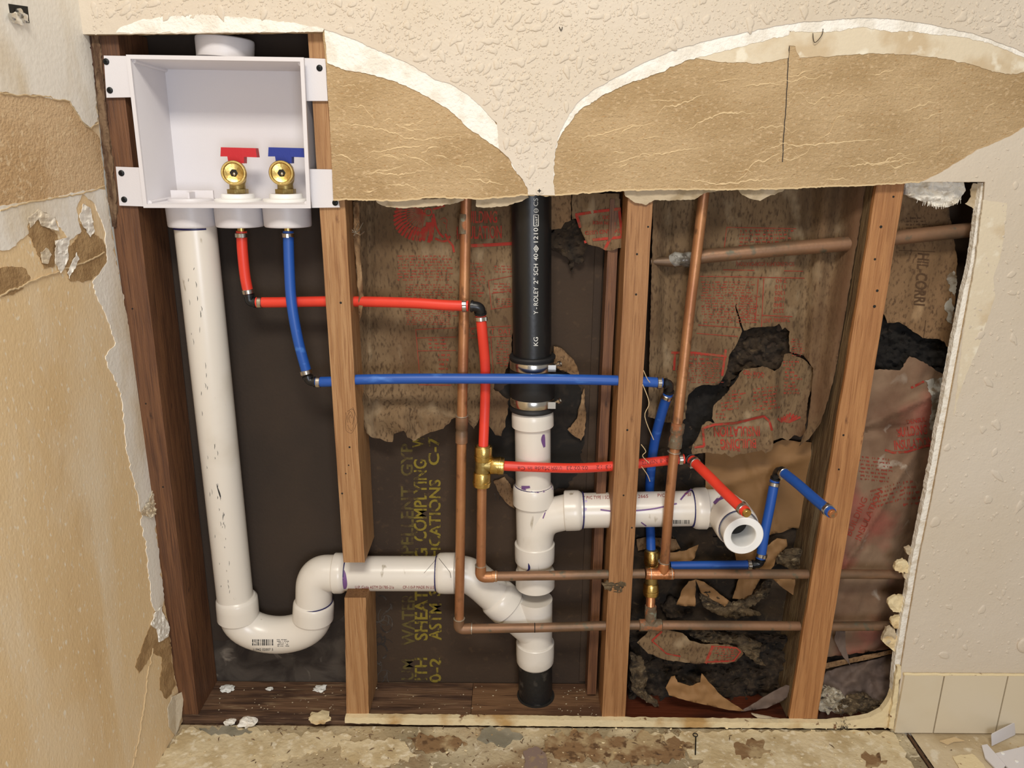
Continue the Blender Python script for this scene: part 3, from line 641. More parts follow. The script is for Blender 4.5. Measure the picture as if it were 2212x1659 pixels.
# rough splintered left edge of stud one
sp_ = MB()
el = rough([(197, 72), (206, 160), (218, 300), (232, 420), (242, 490)], 1.5, 6, 3, closed=False); er = rough([(212, 72), (222, 160), (236, 300), (252, 420), (250, 490)], 3, 5, 4, closed=False)
build('splintered_edge', sheet(el + list(reversed(er)), lambda u, v: P(u, v, -.003 + .003 * noise.noise(V((u / 5, v / 25, 1)))), V((0, .006, 0)), 4), w_raw, s1, smooth=False, label='rough grey splintered edge')
holes(s1, [(286, 667, 2), (315, 872, 1.8), (352, 1052, 2)])
kn = P(384, 1140, .0)
s2 = stud('board', 'honey coloured stud cut off just above the horizontal white drain arm', (664, 742), (724, 788), 62, 1215, w_fir, seed=2)
holes(s2, [(736, 654, 2.6), (755, 966, 2.2), (739, 1066, 2.2), (753, 1005, 1.6), (747, 1023, 1.6)])
s2b = stud('board', 'short stud stub standing on the sill plate under the drain arm', (744, 749), (790, 797), 1291, 1548, w_fir, seed=3, zb=ZS)
bt = MB(); bt.prism([P(744, 1291, 0), P(746, 1286, .01), P(786, 1285, .01), P(790, 1291, 0)], V((0, SD - .01, 0))); build('worn_top', bt, w_fir2, s2b, smooth=False)
s3 = stud('board', 'full height stud right of the black vent pipe with pipes running through it', (1358, 1300), (1412, 1350), 395, 1552, w_fir2, seed=4, zb=ZS)
holes(s3, [(1400, 490, 2.2), (1376, 549, 2.4), (1374, 636, 2.4), (1355, 929, 2.4), (1347, 1070, 2), (1365, 1140, 2)])
s3x = stud('board', 'narrow reddish board close behind the left face of the pipe-pierced stud', (1318, 1268), (1340, 1287), 430, 1500, w_old, y0=.05, y1=.088, seed=5)
s4 = stud('board', 'rightmost leaning stud beside the blue stub-out pipe', (1897, 1704), (1957, 1765), 380, 1555, w_fir3, seed=6, zb=ZS)
holes(s4, [(1930, 425, 2.4), (1903, 490, 3.2), (1890, 560, 2.6), (1895, 628, 3), (1889, 662, 3.4), (1822, 940, 2.4), (1812, 1014, 2.2)])
def knot(t, u, v, ru, rv, y=-.0002, rings=5, m=w_sill2):
    mb = MB()
    for k in range(1, rings):
        f = k / rings; a0 = k * 1.3; q = [P(u + ru * f * math.cos(a) * (1 + .5 * noise.noise(V((a, k, 1)))), v + rv * f * math.sin(a) * (1 + .4 * noise.noise(V((a, k, 2)))), y) for a in [a0 + 2 * math.pi * i / 24 for i in range(19)]]
        mb.tube(q, .00028, 4, cap=False)
    build('knot', mb, m, t)
knot(s2, 757, 905, 15, 38)
wm = mat('weathered_grey_wood', sr(156, 130, 94), .9, layers=[(sr(124, 98, 68), 30, .42, .6, (2, 3, .4)), (sr(176, 158, 126), 12, .60, .70, (2, 2, .5), 4, .6), (sr(84, 62, 42), 60, .6, .7, (2, 4, .3), 8)], bumps=[(.8, 90, (2, 4, .4), 6)])
ws4 = MB(); n_ = 60; prev = None
fr0 = P(1897, 380, 0); fr1 = P(1704, 1555, 0)
for i in range(n_ + 1):
    t = i / n_; b = fr0.lerp(fr1, t); yb = .006 + .004 * noise.noise(V((t * 14, 0, 0)))
    row = [ws4.bm.verts.new((b.x - .0012, y, b.z)) for y in (yb, .05, .088)]
    if prev:
        for k in range(2): ws4.bm.faces.new((prev[k], prev[k + 1], row[k + 1], row[k]))
    prev = row
bmesh.ops.solidify(ws4.bm, geom=list(ws4.bm.faces), thickness=.0006)
build('weathered_side', ws4, wm, s4, smooth=False, label='dusty grey weathered left side')
# sill plates
zb_ = -.004
def plate(label, ua, ub, m, seed, y0=0.0, zoff=0):
    a = P(ua, 1548, 0).x; b = P(ub, 1548, 0).x; mb = MB(); nx = 60; ny = 16; top = []
    for i in range(nx + 1):
        row = []
        for j in range(ny + 1):
            x = a + (b - a) * i / nx; y = y0 + (SD - y0) * j / ny
            z = ZS + zoff - .0003 + (.0016 * noise.noise(V((x * 8, y * 130, seed))) if 0 < j < ny and 0 < i < nx else 0)
            row.append(mb.bm.verts.new((x, y, z)))
        top.append(row)
    for i in range(nx):
        for j in range(ny): mb.bm.faces.new((top[i][j], top[i + 1][j], top[i + 1][j + 1], top[i][j + 1]))
    bot = {}
    def bv(v): 
        if v not in bot: bot[v] = mb.bm.verts.new((v.co.x, v.co.y, -.005))
        return bot[v]
    per = [top[i][0] for i in range(nx + 1)] + [top[nx][j] for j in range(1, ny + 1)] + [top[i][ny] for i in range(nx - 1, -1, -1)] + [top[0][j] for j in range(ny - 1, 0, -1)]
    for i in range(len(per)): p, q = per[i], per[(i + 1) % len(per)]; mb.bm.faces.new((p, bv(p), bv(q), q))
    o = build('sill_plate', mb, m, angle=50); return tag(o, label, 'sill plate')
plate('dark weathered sill plate under the trap and stud stub at left', 380, 1016, w_sill, 1)
plate('browner sill plate section around the foot of the black pipe', 1017, 1352, w_sill2, 2)
plate('wet reddish sill plate under the fallen insulation at right', 1353, 2010, w_red, 3, 0.0, -.004)

# sheathing -----------------------------------------------------------
YS = .0925
xs1 = P(1283, 1000, YS).x
def sbox(x0, x1, z0=0, z1=1.25): return MB().box(x0, x1, YS, YS + .0127, z0, z1)
zsd = P(1000, 1475, YS).z
xst2 = P(770, 1200, YS).x
sh0 = tag(build('sheathing_panel', sbox(XL - .02, xst2), mat('dark_plain_sheathing', sr(54, 42, 32), .85, layers=[(sr(46, 36, 28), 5, .42, .6)], bumps=[(.25, 200, (1, 1, 1), 5)]), smooth=False), 'plain dark sheathing panel behind the standpipe and trap', 'sheathing panel')
st = MB().box(P(470, 1450, YS).x - .02, xst2, YS - .0006, YS, zsd - .03, P(600, 1370, YS).z)
f = sheet(rough([(455, 1385), (560, 1378), (640, 1395), (700, 1360), (742, 1330), (770, 1330), (770, 1490), (455, 1490)], 5, 8, 101), mf(YS - .0006), V((0, .0006, 0)), 20)
build('stain', f, sheath2, sh0, smooth=False, label='grey water stain along the bottom of the panel')
sh1 = tag(build('sheathing_panel', sbox(xst2 + .0003, xs1), sheath, smooth=False), 'dark brown sheathing panel with yellow stencilled lettering', 'sheathing panel')
sh2 = tag(build('sheathing_panel', sbox(xs1 + .002, .98), sheath, smooth=False), 'dark sheathing right of the seam behind the right bays', 'sheathing panel')
inner = MB().box(XL + .0, P(690, 300, .03).x, .02, .0915, CAMH + .185, CAMH + .19)
ms = mf(YS - .0006)
def st_(m_, s, u, v, wv, h):
    mb = MB(); text_px(mb, s, u, v, wv, h, 90, ms); build('stencil_word', mb, m_, sh1, smooth=False, label='%s stencilled lettering' % ('yellow' if m_ is inkyel else 'faded yellow'))
BOLD[0] = .022
st_(inkyel2, 'WATER', 895, 1394, 112, 27); st_(inkyel2, 'REPELLENT', 893, 1240, 190, 27); st_(inkyel2, 'GYP', 891, 1030, 72, 25)
st_(inkyel, 'SHEATHING', 923, 1384, 200, 27); st_(inkyel, 'COMPLYING', 921, 1170, 178, 27); st_(inkyel, 'W', 916, 966, 26, 25)
st_(inkyel, 'ASTM', 953, 1382, 78, 26); st_(inkyel, 'SPECIFICATIONS', 951, 1288, 252, 24); st_(inkyel, 'C-7', 948, 1006, 62, 23)
st_(inkyel2, 'UM', 893, 1470, 46, 26); st_(inkyel, 'ITH', 922, 1471, 50, 26); st_(inkyel, '0-2', 952, 1475, 54, 24)
BOLD[0] = 0.0
y17 = MB(); text_px(y17, '17', 1066, 1082, 20, 16, 8, ms); build('chalk_mark', y17, sheath2, sh1, smooth=False)
# pale smears on the panel
sm = MB(); rd = random.Random(5)
for i in range(26):
    u = 825 + rd.gauss(0, 12) ; v = rd.uniform(1300, 1470); a0 = rd.uniform(0, 6)
    q = [(u + 22 * math.cos(a0 + k * .28) * (.5 + k * .05), v + 26 * math.sin(a0 + k * .28) * (.5 + k * .05)) for k in range(rd.randint(4, 12))]
    line_px(sm, [p for p in q if p[0] > 805], rd.uniform(1, 3.5), mf(YS - .0005 - i * 1e-5))
build('pale_smear', sm, sheath2, sh1, smooth=False)
# seams / vertical strip
tag(build('drywall_batten', MB().box(P(1268, 1000, YS).x, P(1284, 1000, YS).x, YS - .004, YS, 0.02, 1.2), sheath, smooth=False), 'thin dark vertical strip along the sheathing seam left of the third stud', 'batten')

# ================================================================== PLUMBING
# ---- outlet box
YR = -.020
box = thing('outlet_box', 'white plastic washing machine outlet box screwed between the two left studs', 'outlet box', P(490, 450, .04))
TL, TR, BR, BL = P(272, 118, YR), P(656, 124, YR), P(671, 450, YR), P(310, 449, YR)
def lerp2(a, b, t): return a + (b - a) * t
ccx = (TL + TR + BR + BL) / 4
def inset(pts, k, y): 
    out = []
    for i, p in enumerate(pts):
        q = p + V(((k if p.x < ccx.x else -k), 0, (k if p.z < ccx.z else -k))); q.y = y; out.append(q)
    return out
R0 = [TL, TR, BR, BL]
T = .0042; YBK = .078
shell = MB(); bm = shell.bm
rings_ = [inset(R0, 0, YR + .004), inset(R0, 0, YR), inset(R0, T + .001, YR), inset(R0, T + .001, YR + .005), inset(R0, T + .0015, YR + .006), inset(R0, T + .004, YBK), ]
vr = [[bm.verts.new(p) for p in r] for r in rings_]
for a, b in zip(vr, vr[1:]):
    for i in range(4): bm.faces.new((a[i], a[(i + 1) % 4], b[(i + 1) % 4], b[i]))
bm.faces.new(vr[-1])
back = [[bm.verts.new(p) for p in r] for r in (inset(R0, .0035, YR + .004), inset(R0, .001 + T - .003, YBK + .003))]
ch = [vr[0]] + back
for a, b in zip(ch, ch[1:]):
    for i in range(4): bm.faces.new((a[i], b[i], b[(i + 1) % 4], a[(i + 1) % 4]))
bm.faces.new(list(reversed(back[-1])))
es = [e for e in bm.edges if abs((e.verts[0].co - e.verts[1].co).y) > .05]
bmesh.ops.bevel(bm, geom=es, offset=.004, segments=3, affect='EDGES')
build('box_shell', shell, pvcbox, box, angle=35)
for k_, q in enumerate(([(224, 120), (281, 121), (287, 210), (230, 211)], [(250, 360), (302, 362), (311, 446), (258, 444)], [(652, 125), (703, 127), (708, 218), (662, 218)], [(666, 365), (717, 366), (723, 400), (734, 448), (674, 449)])):
    mb = sheet(q, mf(-.0045), V((0, .0025, 0)), 1e6)
    t_ = build('mounting_tab', mb, pvcbox, box, smooth=False)
    for (u, v) in ([(229, 133), (237, 195)], [(262, 374), (268, 431)], [(690, 147)], [(724, 438)])[k_]:
        c = P(u, v, -.005)
        s_ = MB().lathe(c + V((0, .001, 0)), c - V((0, .004, 0)), [(0, .0042), (.0012, .0042), (.0022, .003), (.0024, .0013), (.0014, .001)], 16)
        s_.box(c.x - .0020, c.x + .0020, c.y - .0019, c.y - .0012, c.z - .0004, c.z + .0004); s_.box(c.x - .0004, c.x + .0004, c.y - .0019, c.y - .0012, c.z - .002, c.z + .002)
        build('screw', s_, screwm, t_)
YSK = .038
def vline(u_top, v_top, u_bot, v_bot, y): return P(u_top, v_top, y), P(u_bot, v_bot, y)
def sock(u, v0, v1, r, y=YSK):
    a = P(u, v0, y); b = P(u, v1, y); b.x = a.x = (a.x + b.x) / 2
    L_ = a.z - b.z
    return MB().lathe(a, a - V((0, 0, 1)), [(-.004, r * .99), (0, r), (L_ - .003, r * .985), (L_ - .001, r * .975), (L_, r * .95), (L_, r * .85), (L_ - .004, r * .83)], 40), a
socks = []
for u in (414, 517, 621):
    m_, a = sock(u, 446, 489, .0350); build('socket', m_, pvcbox, box); socks.append(a)
m_, a = sock(486, 92, 124, .0395, .04)
aa = P(486, 89, .04)
build('socket', MB().lathe(P(487, 120, .04), aa, [(-.004, .0385), (0, .0385), (.018, .0395), (.021, .039), (.0225, .037)], 40), pvcbox, box, label='empty round socket on top of the box')
zfl = BL.z + .006
# cap & bushings inside box
def disc(c, prof, n=36): return MB().lathe(c, c + V((0, 0, 1)), prof, n)
zin = P(412, 437, .035).z
cap_c = V((P(412, 437, .03).x, .035, zin - .002))
cp_ = disc(cap_c, [(0, .033), (.006, .033), (.008, .032), (.0085, .028)])
g1 = P(366, 411, .03); g2 = P(458, 411, .03)
cp_.box(g1.x, g2.x, .033, .0365, zin, g1.z); cp_.box(cap_c.x + .004, cap_c.x + .0065, .012, .058, zin, g1.z - .002)
cp_.bevel(.001, 2, 50)
build('knockout_plug', cp_, pvcbox, box, label='white winged test plug in the left port')
for u in (515, 619):
    zz = P(u, 437, .035).z; c = V((P(u, 437, .035).x, .035, zz - .001))
    build('bushing', disc(c, [(0, .0335), (.005, .0335), (.0065, .032), (.007, .024), (.0125, .0235), (.0135, .0225), (.0138, .012)]), pvcshade, box)
# ---- brass valves with quarter-turn handles
def valve(name_col, lab, u0, mh, hand):
    dx = u0 - 515
    def q(u, v, y): return P(u + dx, v, y)
    base = q(515, 425, .035)
    t = thing('quarter_turn_valve', lab, 'valve', base)
    top_ = q(516, 360, .035); ax = V((base.x, .035, base.z)); up = V((0, 0, 1))
    body = MB().lathe(ax, ax + up, [(-.002, .0140), (.002, .0140), (.0022, .0118), (.018, .0112), (.022, .0130), (.032, .0145), (.042, .0130), (.048, .0085), (.060, .0068)], 28)
    build('valve_body', body, brassd, t)
    nut = MB(); hx = [ax + V((.0152 * math.cos(math.pi / 6 + k * math.pi / 3), .0152 * math.sin(math.pi / 6 + k * math.pi / 3), .003)) for k in range(6)]
    nut.prism(hx, V((0, 0, .008))); nut.bevel(.0012, 2); build('hex_nut', nut, brassd, t, angle=25)
    oc = q(504, 373, -.002); ob = V((ax.x, .034, oc.z - .004)); d = (oc - ob).normalized(); L_ = (oc - ob).length
    out = MB().lathe(ob, oc, [(0, .011), (.012, .0125), (L_ - .014, .0135), (L_ - .0135, .0172), (L_ - .009, .0172), (L_ - .0085, .0162), (L_ - .007, .0172), (L_ - .0055, .0162), (L_ - .0045, .0172), (L_ - .001, .0170), (L_, .0162), (L_, .0140), (L_ - .0022, .0134), (L_ - .0030, .0130), (L_ - .0050, .0056)], 36)
    o_ = build('hose_outlet', out, brass, t)
    hc = oc - d * .0046; a_, b_ = frame(d)
    hx = [hc + (a_ * math.cos(math.pi / 6 + k * math.pi / 3) + b_ * math.sin(math.pi / 6 + k * math.pi / 3)) * .0056 for k in range(6)]
    build('hex_bore', MB().prism(hx, -d * .0008), darkin, o_, smooth=False)
    build('inner_ball', MB().blob(hc + d * .0002 + b_ * .0015, .0026, 0, sub=2), steel, o_)
    yh = .030
    pts = [(477, 318), (552, 320), (555, 340), (527, 339), (527, 353), (493, 351), (491, 338), (476, 338)]
    h = sheet([(u + dx, v) for u, v in pts], lambda u, v: P(u, v, yh - .008), V((0, .013, 0)), 1e6); h.bevel(.0012, 2, 50)
    build('lever_handle', h, mh, t, angle=30, label=hand)
valve('red', 'brass valve with a red T lever inside the white outlet box', 515, redh, 'red T lever')
valve('blue', 'brass valve with a blue T lever inside the white outlet box', 618, blueh, 'blue T lever')
# ---- clamps and fittings
def clamp(c, d, parent, r=.0088, w_=.0065, ear=0.0, m=ringm):
    d = d.normalized()
    mb = MB().lathe(c - d * w_ / 2, c + d * w_ / 2, [(0, r * .9), (0, r), (.0006, r + .0006), (w_ - .0006, r + .0006), (w_, r), (w_, r * .9)], 24)
    a, b = frame(d); e = a * math.cos(ear) + b * math.sin(ear); f = d.cross(e)
    k = c + e * (r + .0012)
    lo = [k - d * w_ * .42 - f * .0026 - e * .001, k + d * w_ * .42 - f * .0026 - e * .001, k + d * w_ * .42 + f * .0026 - e * .001, k - d * w_ * .42 + f * .0026 - e * .001]
    mb.hexa(lo, [p + e * .0022 - (p - k).dot(f) * f * .35 for p in lo])
    return build('crimp_clamp', mb, m, parent)
def elbow(A, B, Cc, parent, r=.0068):
    """black insert elbow joining A and C around corner B"""
    p = fillet([A, B, Cc], .011, 8)
    mb = MB().tube(p, r, 20)
    for a_, d in ((A, (B - A)), (Cc, (B - Cc))):
        d = d.normalized(); mb.lathe(a_ + d * .001, a_ + d * .004, [(0, r), (0, r + .0016), (.003, r + .0016), (.003, r)], 20)
    return build('elbow_fitting', mb, blackf, parent)
RP = .0079
def pex(name, pts, m, parent, k=8, **kw): return build(name, MB().tube(spline(pts, k), RP, 22), m, parent, **kw)
def along(a, b, t): return a + (b - a).normalized() * t
# red line A
red = thing('red_water_line', 'red flexible hot water line from the red lever valve down to the left brass tee', 'water pipe', P(523, 500, .036))
a0 = V((P(521, 492, .035).x, .035, P(521, 499, .035).z)); a1 = P(537, 634, .038)
build('valve_tail', MB().lathe(a0 + V((0, 0, .016)), a0 - V((0, 0, .002)), [(0, .0062), (.018, .0062)], 16), brass, red)
pex('tube', [a0, P(524, 545, .035), P(530, 600, .037), a1], redp, red, label='short red vertical tube')
clamp(P(521, 508, .035), V((0, 0, 1)), red, ear=.5); clamp(P(536, 629, .038), a1 - P(530, 600, .037), red, ear=.3)
e1 = P(539, 653, .038); b0 = P(554, 653, .038); elbow(a1, e1, b0, red)
b1 = P(1012, 661, .004)
pex('tube', [b0, P(600, 653, .037), P(735, 651, .030), P(880, 654, .016), P(960, 659, .008), b1], redp, red, label='long red horizontal tube')
clamp(P(562, 653, .038), V((1, 0, 0)), red, ear=.4); clamp(P(1003, 661, .0045), V((1, 0, .02)), red, ear=-.5)
e2 = P(1037, 663, .004); c0 = P(1038, 679, .008); elbow(P(1016, 661, .004), e2, c0, red, .0078)
c1 = P(1044, 966, .020)
pex('tube', [c0, P(1042, 720, .012), P(1048, 790, .024), P(1048, 860, .028), P(1046, 915, .025), c1], redp, red, label='red vertical tube above the brass tee')
clamp(P(1038, 688, .009), V((0.05, 0, -1)), red, ear=-1.1)
# brass tee (push fit)
def pushcollar(c, d, r, parent, L_=.020, m=brass, name='collar'):
    d = d.normalized(); s_ = c - d * L_ / 2
    return build(name, MB().lathe(s_, c + d * L_ / 2, [(0, r * .86), (.001, r * .98), (.003, r), (.006, r), (.0065, r * 1.05), (.009, r * 1.05), (.0095, r), (L_ - .002, r * .99), (L_, r * .9)], 28), m, parent)
tee = thing('brass_push_tee', 'brass push-fit tee joining the red tubes to the copper pipe', 'pipe fitting', P(1043, 1040, .020))
tc_ = P(1043, 1003, .020); tt = P(1044, 962, .020); tb_ = P(1041, 1050, .020); trr = P(1088, 1006, .020)
build('tee_body', MB().lathe(tb_, tt, [(0, .0105), (.002, .0118), ((tt - tb_).length - .002, .0118), ((tt - tb_).length, .0105)], 26).lathe(tc_, trr, [(0, .0118), ((trr - tc_).length - .004, .0118), ((trr - tc_).length, .010)], 26), brassd, tee)
pushcollar(P(1044, 979, .020), tt - tc_, .0142, tee, .025); pushcollar(P(1041, 1035, .020), tc_ - tb_, .0142, tee, .025); pushcollar(P(1074, 1006, .020), tc_ - trr, .0142, tee, .022)
# red line B (branch) to stub
redb = thing('red_branch_line', 'red branch line running right from the left brass tee to a capped stub-out', 'water pipe', P(1280, 1010, .020))
d1 = P(1478, 991, .036)
Apts = [P(1084, 1006, .020), P(1150, 1009, .020), P(1250, 1011, .021), P(1345, 1005, .027), P(1420, 997, .034), d1]
tubeB = pex('tube', Apts, redp, redb, label='long red horizontal tube with dark print')
clamp(P(1470, 992, .036), V((1, 0, .04)), redb, ear=-.3)
eB = P(1487, 990, .040); s0 = P(1494, 993, .018); elbow(d1, P(1488, 989, .038), s0, redb)
s1_ = P(1611, 1106, -.115)
pex('tube', [s0, s0.lerp(s1_, .33), s0.lerp(s1_, .66) + V((0, 0, -.001)), s1_], redp, redb, label='red stub pointing out of the wall')
clamp(s0.lerp(s1_, .06), s1_ - s0, redb, ear=1.2); clamp(s0.lerp(s1_, .945), s1_ - s0, redb, ear=-1.2)
build('end_plug', MB().lathe(s1_ - (s1_ - s0).normalized() * .002, s1_ + (s1_ - s0), [(0, .0066), (.006, .0066), (.007, .0060)], 20), brass, redb, label='brass plug')
# printing on the red branch
tp = MB(); q_ = spline(Apts, 8); 
def curve_text(mb, s, pts, r, s0, h, ang, width, flip=False, eps=.0004):
    cum = [0]
    for a, b in zip(pts, pts[1:]): cum.append(cum[-1] + (b - a).length)
    def at(s_):
        s_ = max(0, min(cum[-1] - 1e-6, s_)); i = 0
        while cum[i + 1] < s_: i += 1
        t = (s_ - cum[i]) / (cum[i + 1] - cum[i]); return pts[i].lerp(pts[i + 1], t), (pts[i + 1] - pts[i]).normalized()
    def fn(x, y):
        c, d = at(s0 - x if flip else s0 + x); a, b = frame(d); t = ang + (-y if flip else y) / r
        return c + (a * math.cos(t) + b * math.sin(t)) * (r + eps)
    return put_text(mb, s, fn, width, h)
L_q = sum((b - a).length for a, b in zip(q_, q_[1:]))
# which side of 'b' is up?
def sgn_up(d): a, b = frame(d); return 1 if b.z > 0 else -1
su = sgn_up(q_[5] - q_[4])
def ctext(mb, s, pts, r, s0, h, up, width, flip=False):
    """text reading left to right along pts when not flipped; 'up' = radians above the camera facing line"""
    cum = [0]
    for a, b in zip(pts, pts[1:]): cum.append(cum[-1] + (b - a).length)
    def at(s_):
        s_ = max(0, min(cum[-1] - 1e-6, s_)); i = 0
        while cum[i + 1] < s_: i += 1
        t = (s_ - cum[i]) / (cum[i + 1] - cum[i]); return pts[i].lerp(pts[i + 1], t), (pts[i + 1] - pts[i]).normalized()
    def fn(x, y):
        c, d = at(s0 - x if flip else s0 + x); a, b = frame(d)
        left = -b if d.cross(a).dot(b) > 0 else b      # left hand side of travel seen from the camera
        lf_ = a.cross(d) * -1
        t = up + ((-y if flip else y) / r)
        n_ = a * math.cos(t) + lf_ * math.sin(t)
        return c + n_ * (r + .0004)
    return put_text(mb, s, fn, width, h)
mred = surf(tubeB)
def pword(o, m, mp, *a):
    mb = MB(); text_px(mb, *a, mp); return build('printed_marking', mb, m, o, smooth=False)
for a_ in (('Made in Ca', 1188, 1008, 70, 8, 180), ('U100Ft', 1214, 1008, 24, 8, 180), ('02/02/23', 1270, 1007, 46, 8, 180), ('13 12', 1322, 1005, 34, 8, 181), ('NSF372', 1420, 993, 34, 8, 186), ('B1-8', 1443, 990, 18, 8, 186)): pword(redb, inkdk, mred, *a_)
# blue line A
blue = thing('blue_water_line', 'blue flexible cold water line from the blue lever valve across three bays to the copper manifold', 'water pipe', P(621, 500, .030))
a0 = V((P(622, 492, .035).x, .035, P(622, 500, .035).z)); a1 = P(663, 806, .020)
build('valve_tail', MB().lathe(a0 + V((0, 0, .016)), a0 - V((0, 0, .002)), [(0, .0062), (.018, .0062)], 16), brass, blue)
pex('tube', [a0, P(625, 580, .026), P(630, 655, .018), P(644, 735, .017), a1], bluep, blue, label='curved blue tube below the valve')
clamp(P(622, 508, .035), V((0, 0, 1)), blue, ear=.2); clamp(P(661, 803, .0195), V((.18, 0, -1)), blue, ear=.4)
e1 = P(668, 824, .019); b0 = P(684, 825, .018); elbow(P(664, 811, .0195), e1, b0, blue)
b1 = P(1430, 827, .015)
pex('tube', [b0, P(720, 824, .012), P(770, 820, .009), P(900, 818, .0075), P(1050, 818, .007), P(1200, 819, .008), P(1340, 822, .011), P(1400, 825, .013), b1], bluep, blue, label='long blue horizontal tube')
clamp(P(688, 825, .0175), V((1, 0, 0)), blue, ear=.3); clamp(P(1424, 827, .0145), V((1, 0, 0)), blue, ear=-.3)
e2 = P(1447, 829, .016); c0 = P(1444, 848, .022); elbow(P(1434, 828, .015), e2, c0, blue)
c1 = P(1407, 1200, .040)
pex('tube', [c0, P(1430, 890, .040), P(1413, 960, .065), P(1404, 1040, .0845), P(1403, 1110, .0845), P(1405, 1150, .07), P(1406, 1180, .052), c1], bluep, blue, label='blue tube dropping behind the white pipe')
clamp(P(1441, 856, .025), V((-.2, .3, -1)), blue, ear=-.2)
# brass coupling/tee at manifold
tee2 = thing('brass_push_tee', 'brass push-fit tee between the blue tubes in the right bay', 'pipe fitting', P(1407, 1240, .034))
tt = P(1408, 1188, .042); tb_ = P(1406, 1290, .030); tm = P(1407, 1222, .038)
L_ = (tt - tb_).length
build('tee_body', MB().lathe(tb_, tt, [(0, .0095), (.002, .0108), (L_ - .002, .0108), (L_, .0095)], 24).lathe(tm, P(1450, 1222, .036), [(0, .0108), (.028, .0108), (.030, .009)], 24), brassd, tee2)
pushcollar(P(1408, 1205, .040), tt - tb_, .0130, tee2, .024); pushcollar(P(1406, 1273, .032), tt - tb_, .0130, tee2, .022)
# blue line B
blueb = thing('blue_branch_line', 'blue branch line in the right bay rising to a copper-plugged stub-out', 'water pipe', P(1540, 1220, .034))
g0 = P(1448, 1223, .036); g1 = P(1622, 1220, .036)
pex('tube', [g0, P(1500, 1222, .036), P(1570, 1221, .036), g1], bluep, blueb, label='blue horizontal tube above the copper pipe')
clamp(P(1618, 1220, .036), V((1, 0, 0)), blueb, ear=-.3)
h0 = P(1643, 1206, .036); elbow(P(1624, 1220, .036), P(1642, 1218, .036), h0, blueb)
h1 = P(1674, 1036, .052)
pex('tube', [h0, P(1652, 1150, .040), P(1664, 1090, .046), h1], bluep, blueb, label='blue riser tube')
clamp(P(1645, 1199, .037), h1 - h0, blueb, ear=.1); clamp(P(1672, 1045, .051), h1 - h0, blueb, ear=.4)
k0 = P(1690, 1019, .030); elbow(h1, P(1680, 1016, .050), k0, blueb)
k1 = P(1796, 1108, -.105)
pex('tube', [k0, k0.lerp(k1, .33) + V((0, 0, .001)), k0.lerp(k1, .66), k1], bluep, blueb, label='blue stub pointing out of the wall')
clamp(k0.lerp(k1, .03), k1 - k0, blueb, ear=1.4); clamp(k0.lerp(k1, .94), k1 - k0, blueb, ear=-1.1)
build('end_plug', MB().lathe(k1 - (k1 - k0).normalized() * .002, k1 + (k1 - k0), [(0, .0066), (.006, .0066), (.007, .0060)], 20), copperb, blueb, label='copper plug')

# ---- copper
RC = .0079
def cup(c, d, parent, L_=.012, r=.0090, m=copper, name='coupling', ends=True):
    d = d.normalized(); s_ = c - d * L_ / 2
    o = build(name, MB().lathe(s_, c + d * L_ / 2, [(0, r * .9), (.0008, r), (L_ - .0008, r), (L_, r * .9)], 24), m, parent)
    return o
def sring(c, d, parent, r=.0093):
    d = d.normalized(); build('solder_ring', MB().lathe(c - d * .0008, c + d * .0008, [(0, r * .9), (.0003, r + .0004), (.0013, r + .0004), (.0016, r * .9)], 24), solder, parent)
cA = thing('copper_pipe', 'tall copper pipe at left whose bottom elbow turns right along the lower run', 'copper pipe', P(995, 1350, .012))
c0 = P(1008, 380, .030); ce = P(992, 1352, .010)
build('riser', MB().tube([c0, P(1003, 650, .0265), P(998, 900, .021), P(992, 1335, .0105)], RC, 22), copper, cA, label='vertical copper riser')
build('elbow', MB().tube(fillet([P(991.5, 1336, .0105), P(990.5, 1359, .0105), P(1018, 1358, .0105)], .014), .0091, 22), copperd, cA)
mid = P(1001, 933, .0215)
build('coupling', MB().lathe(P(997, 957, .0205), P(998, 897, .0215), [(0, .0082), (.001, .0098), (.018, .0098), (.019, .0092), (.024, .0092), (.025, .0100), (.044, .0100), (.045, .0082)], 24), copperd, cA)
sring(P(998, 898, .0215), V((0, 0, 1)), cA, .0098); sring(P(992, 1336, .0105), V((0, 0, 1)), cA); sring(P(1019, 1358, .0105), V((1, 0, 0)), cA)
build('tube', MB().tube([P(1016, 1358, .0105), P(1160, 1356, .0105), P(1320, 1351, .0105), P(1390, 1350, .0105)], RC, 22), copperd, cA, label='lower horizontal copper run')
build('union_mark', MB().lathe(P(1154, 1356, .0105), P(1158, 1356, .0105), [(0, RC + .0002), (.0015, RC + .0002)], 20), darkin, cA)
# patch of tar on riser
build('tar_smudge', MB().tube([P(1004, 462, .0290), P(1003.4, 485, .0286), P(1003, 505, .0282)], [RC + .0003, RC + .0005, RC + .0002], 20), coppera, cA, label='dark tarry smudge')
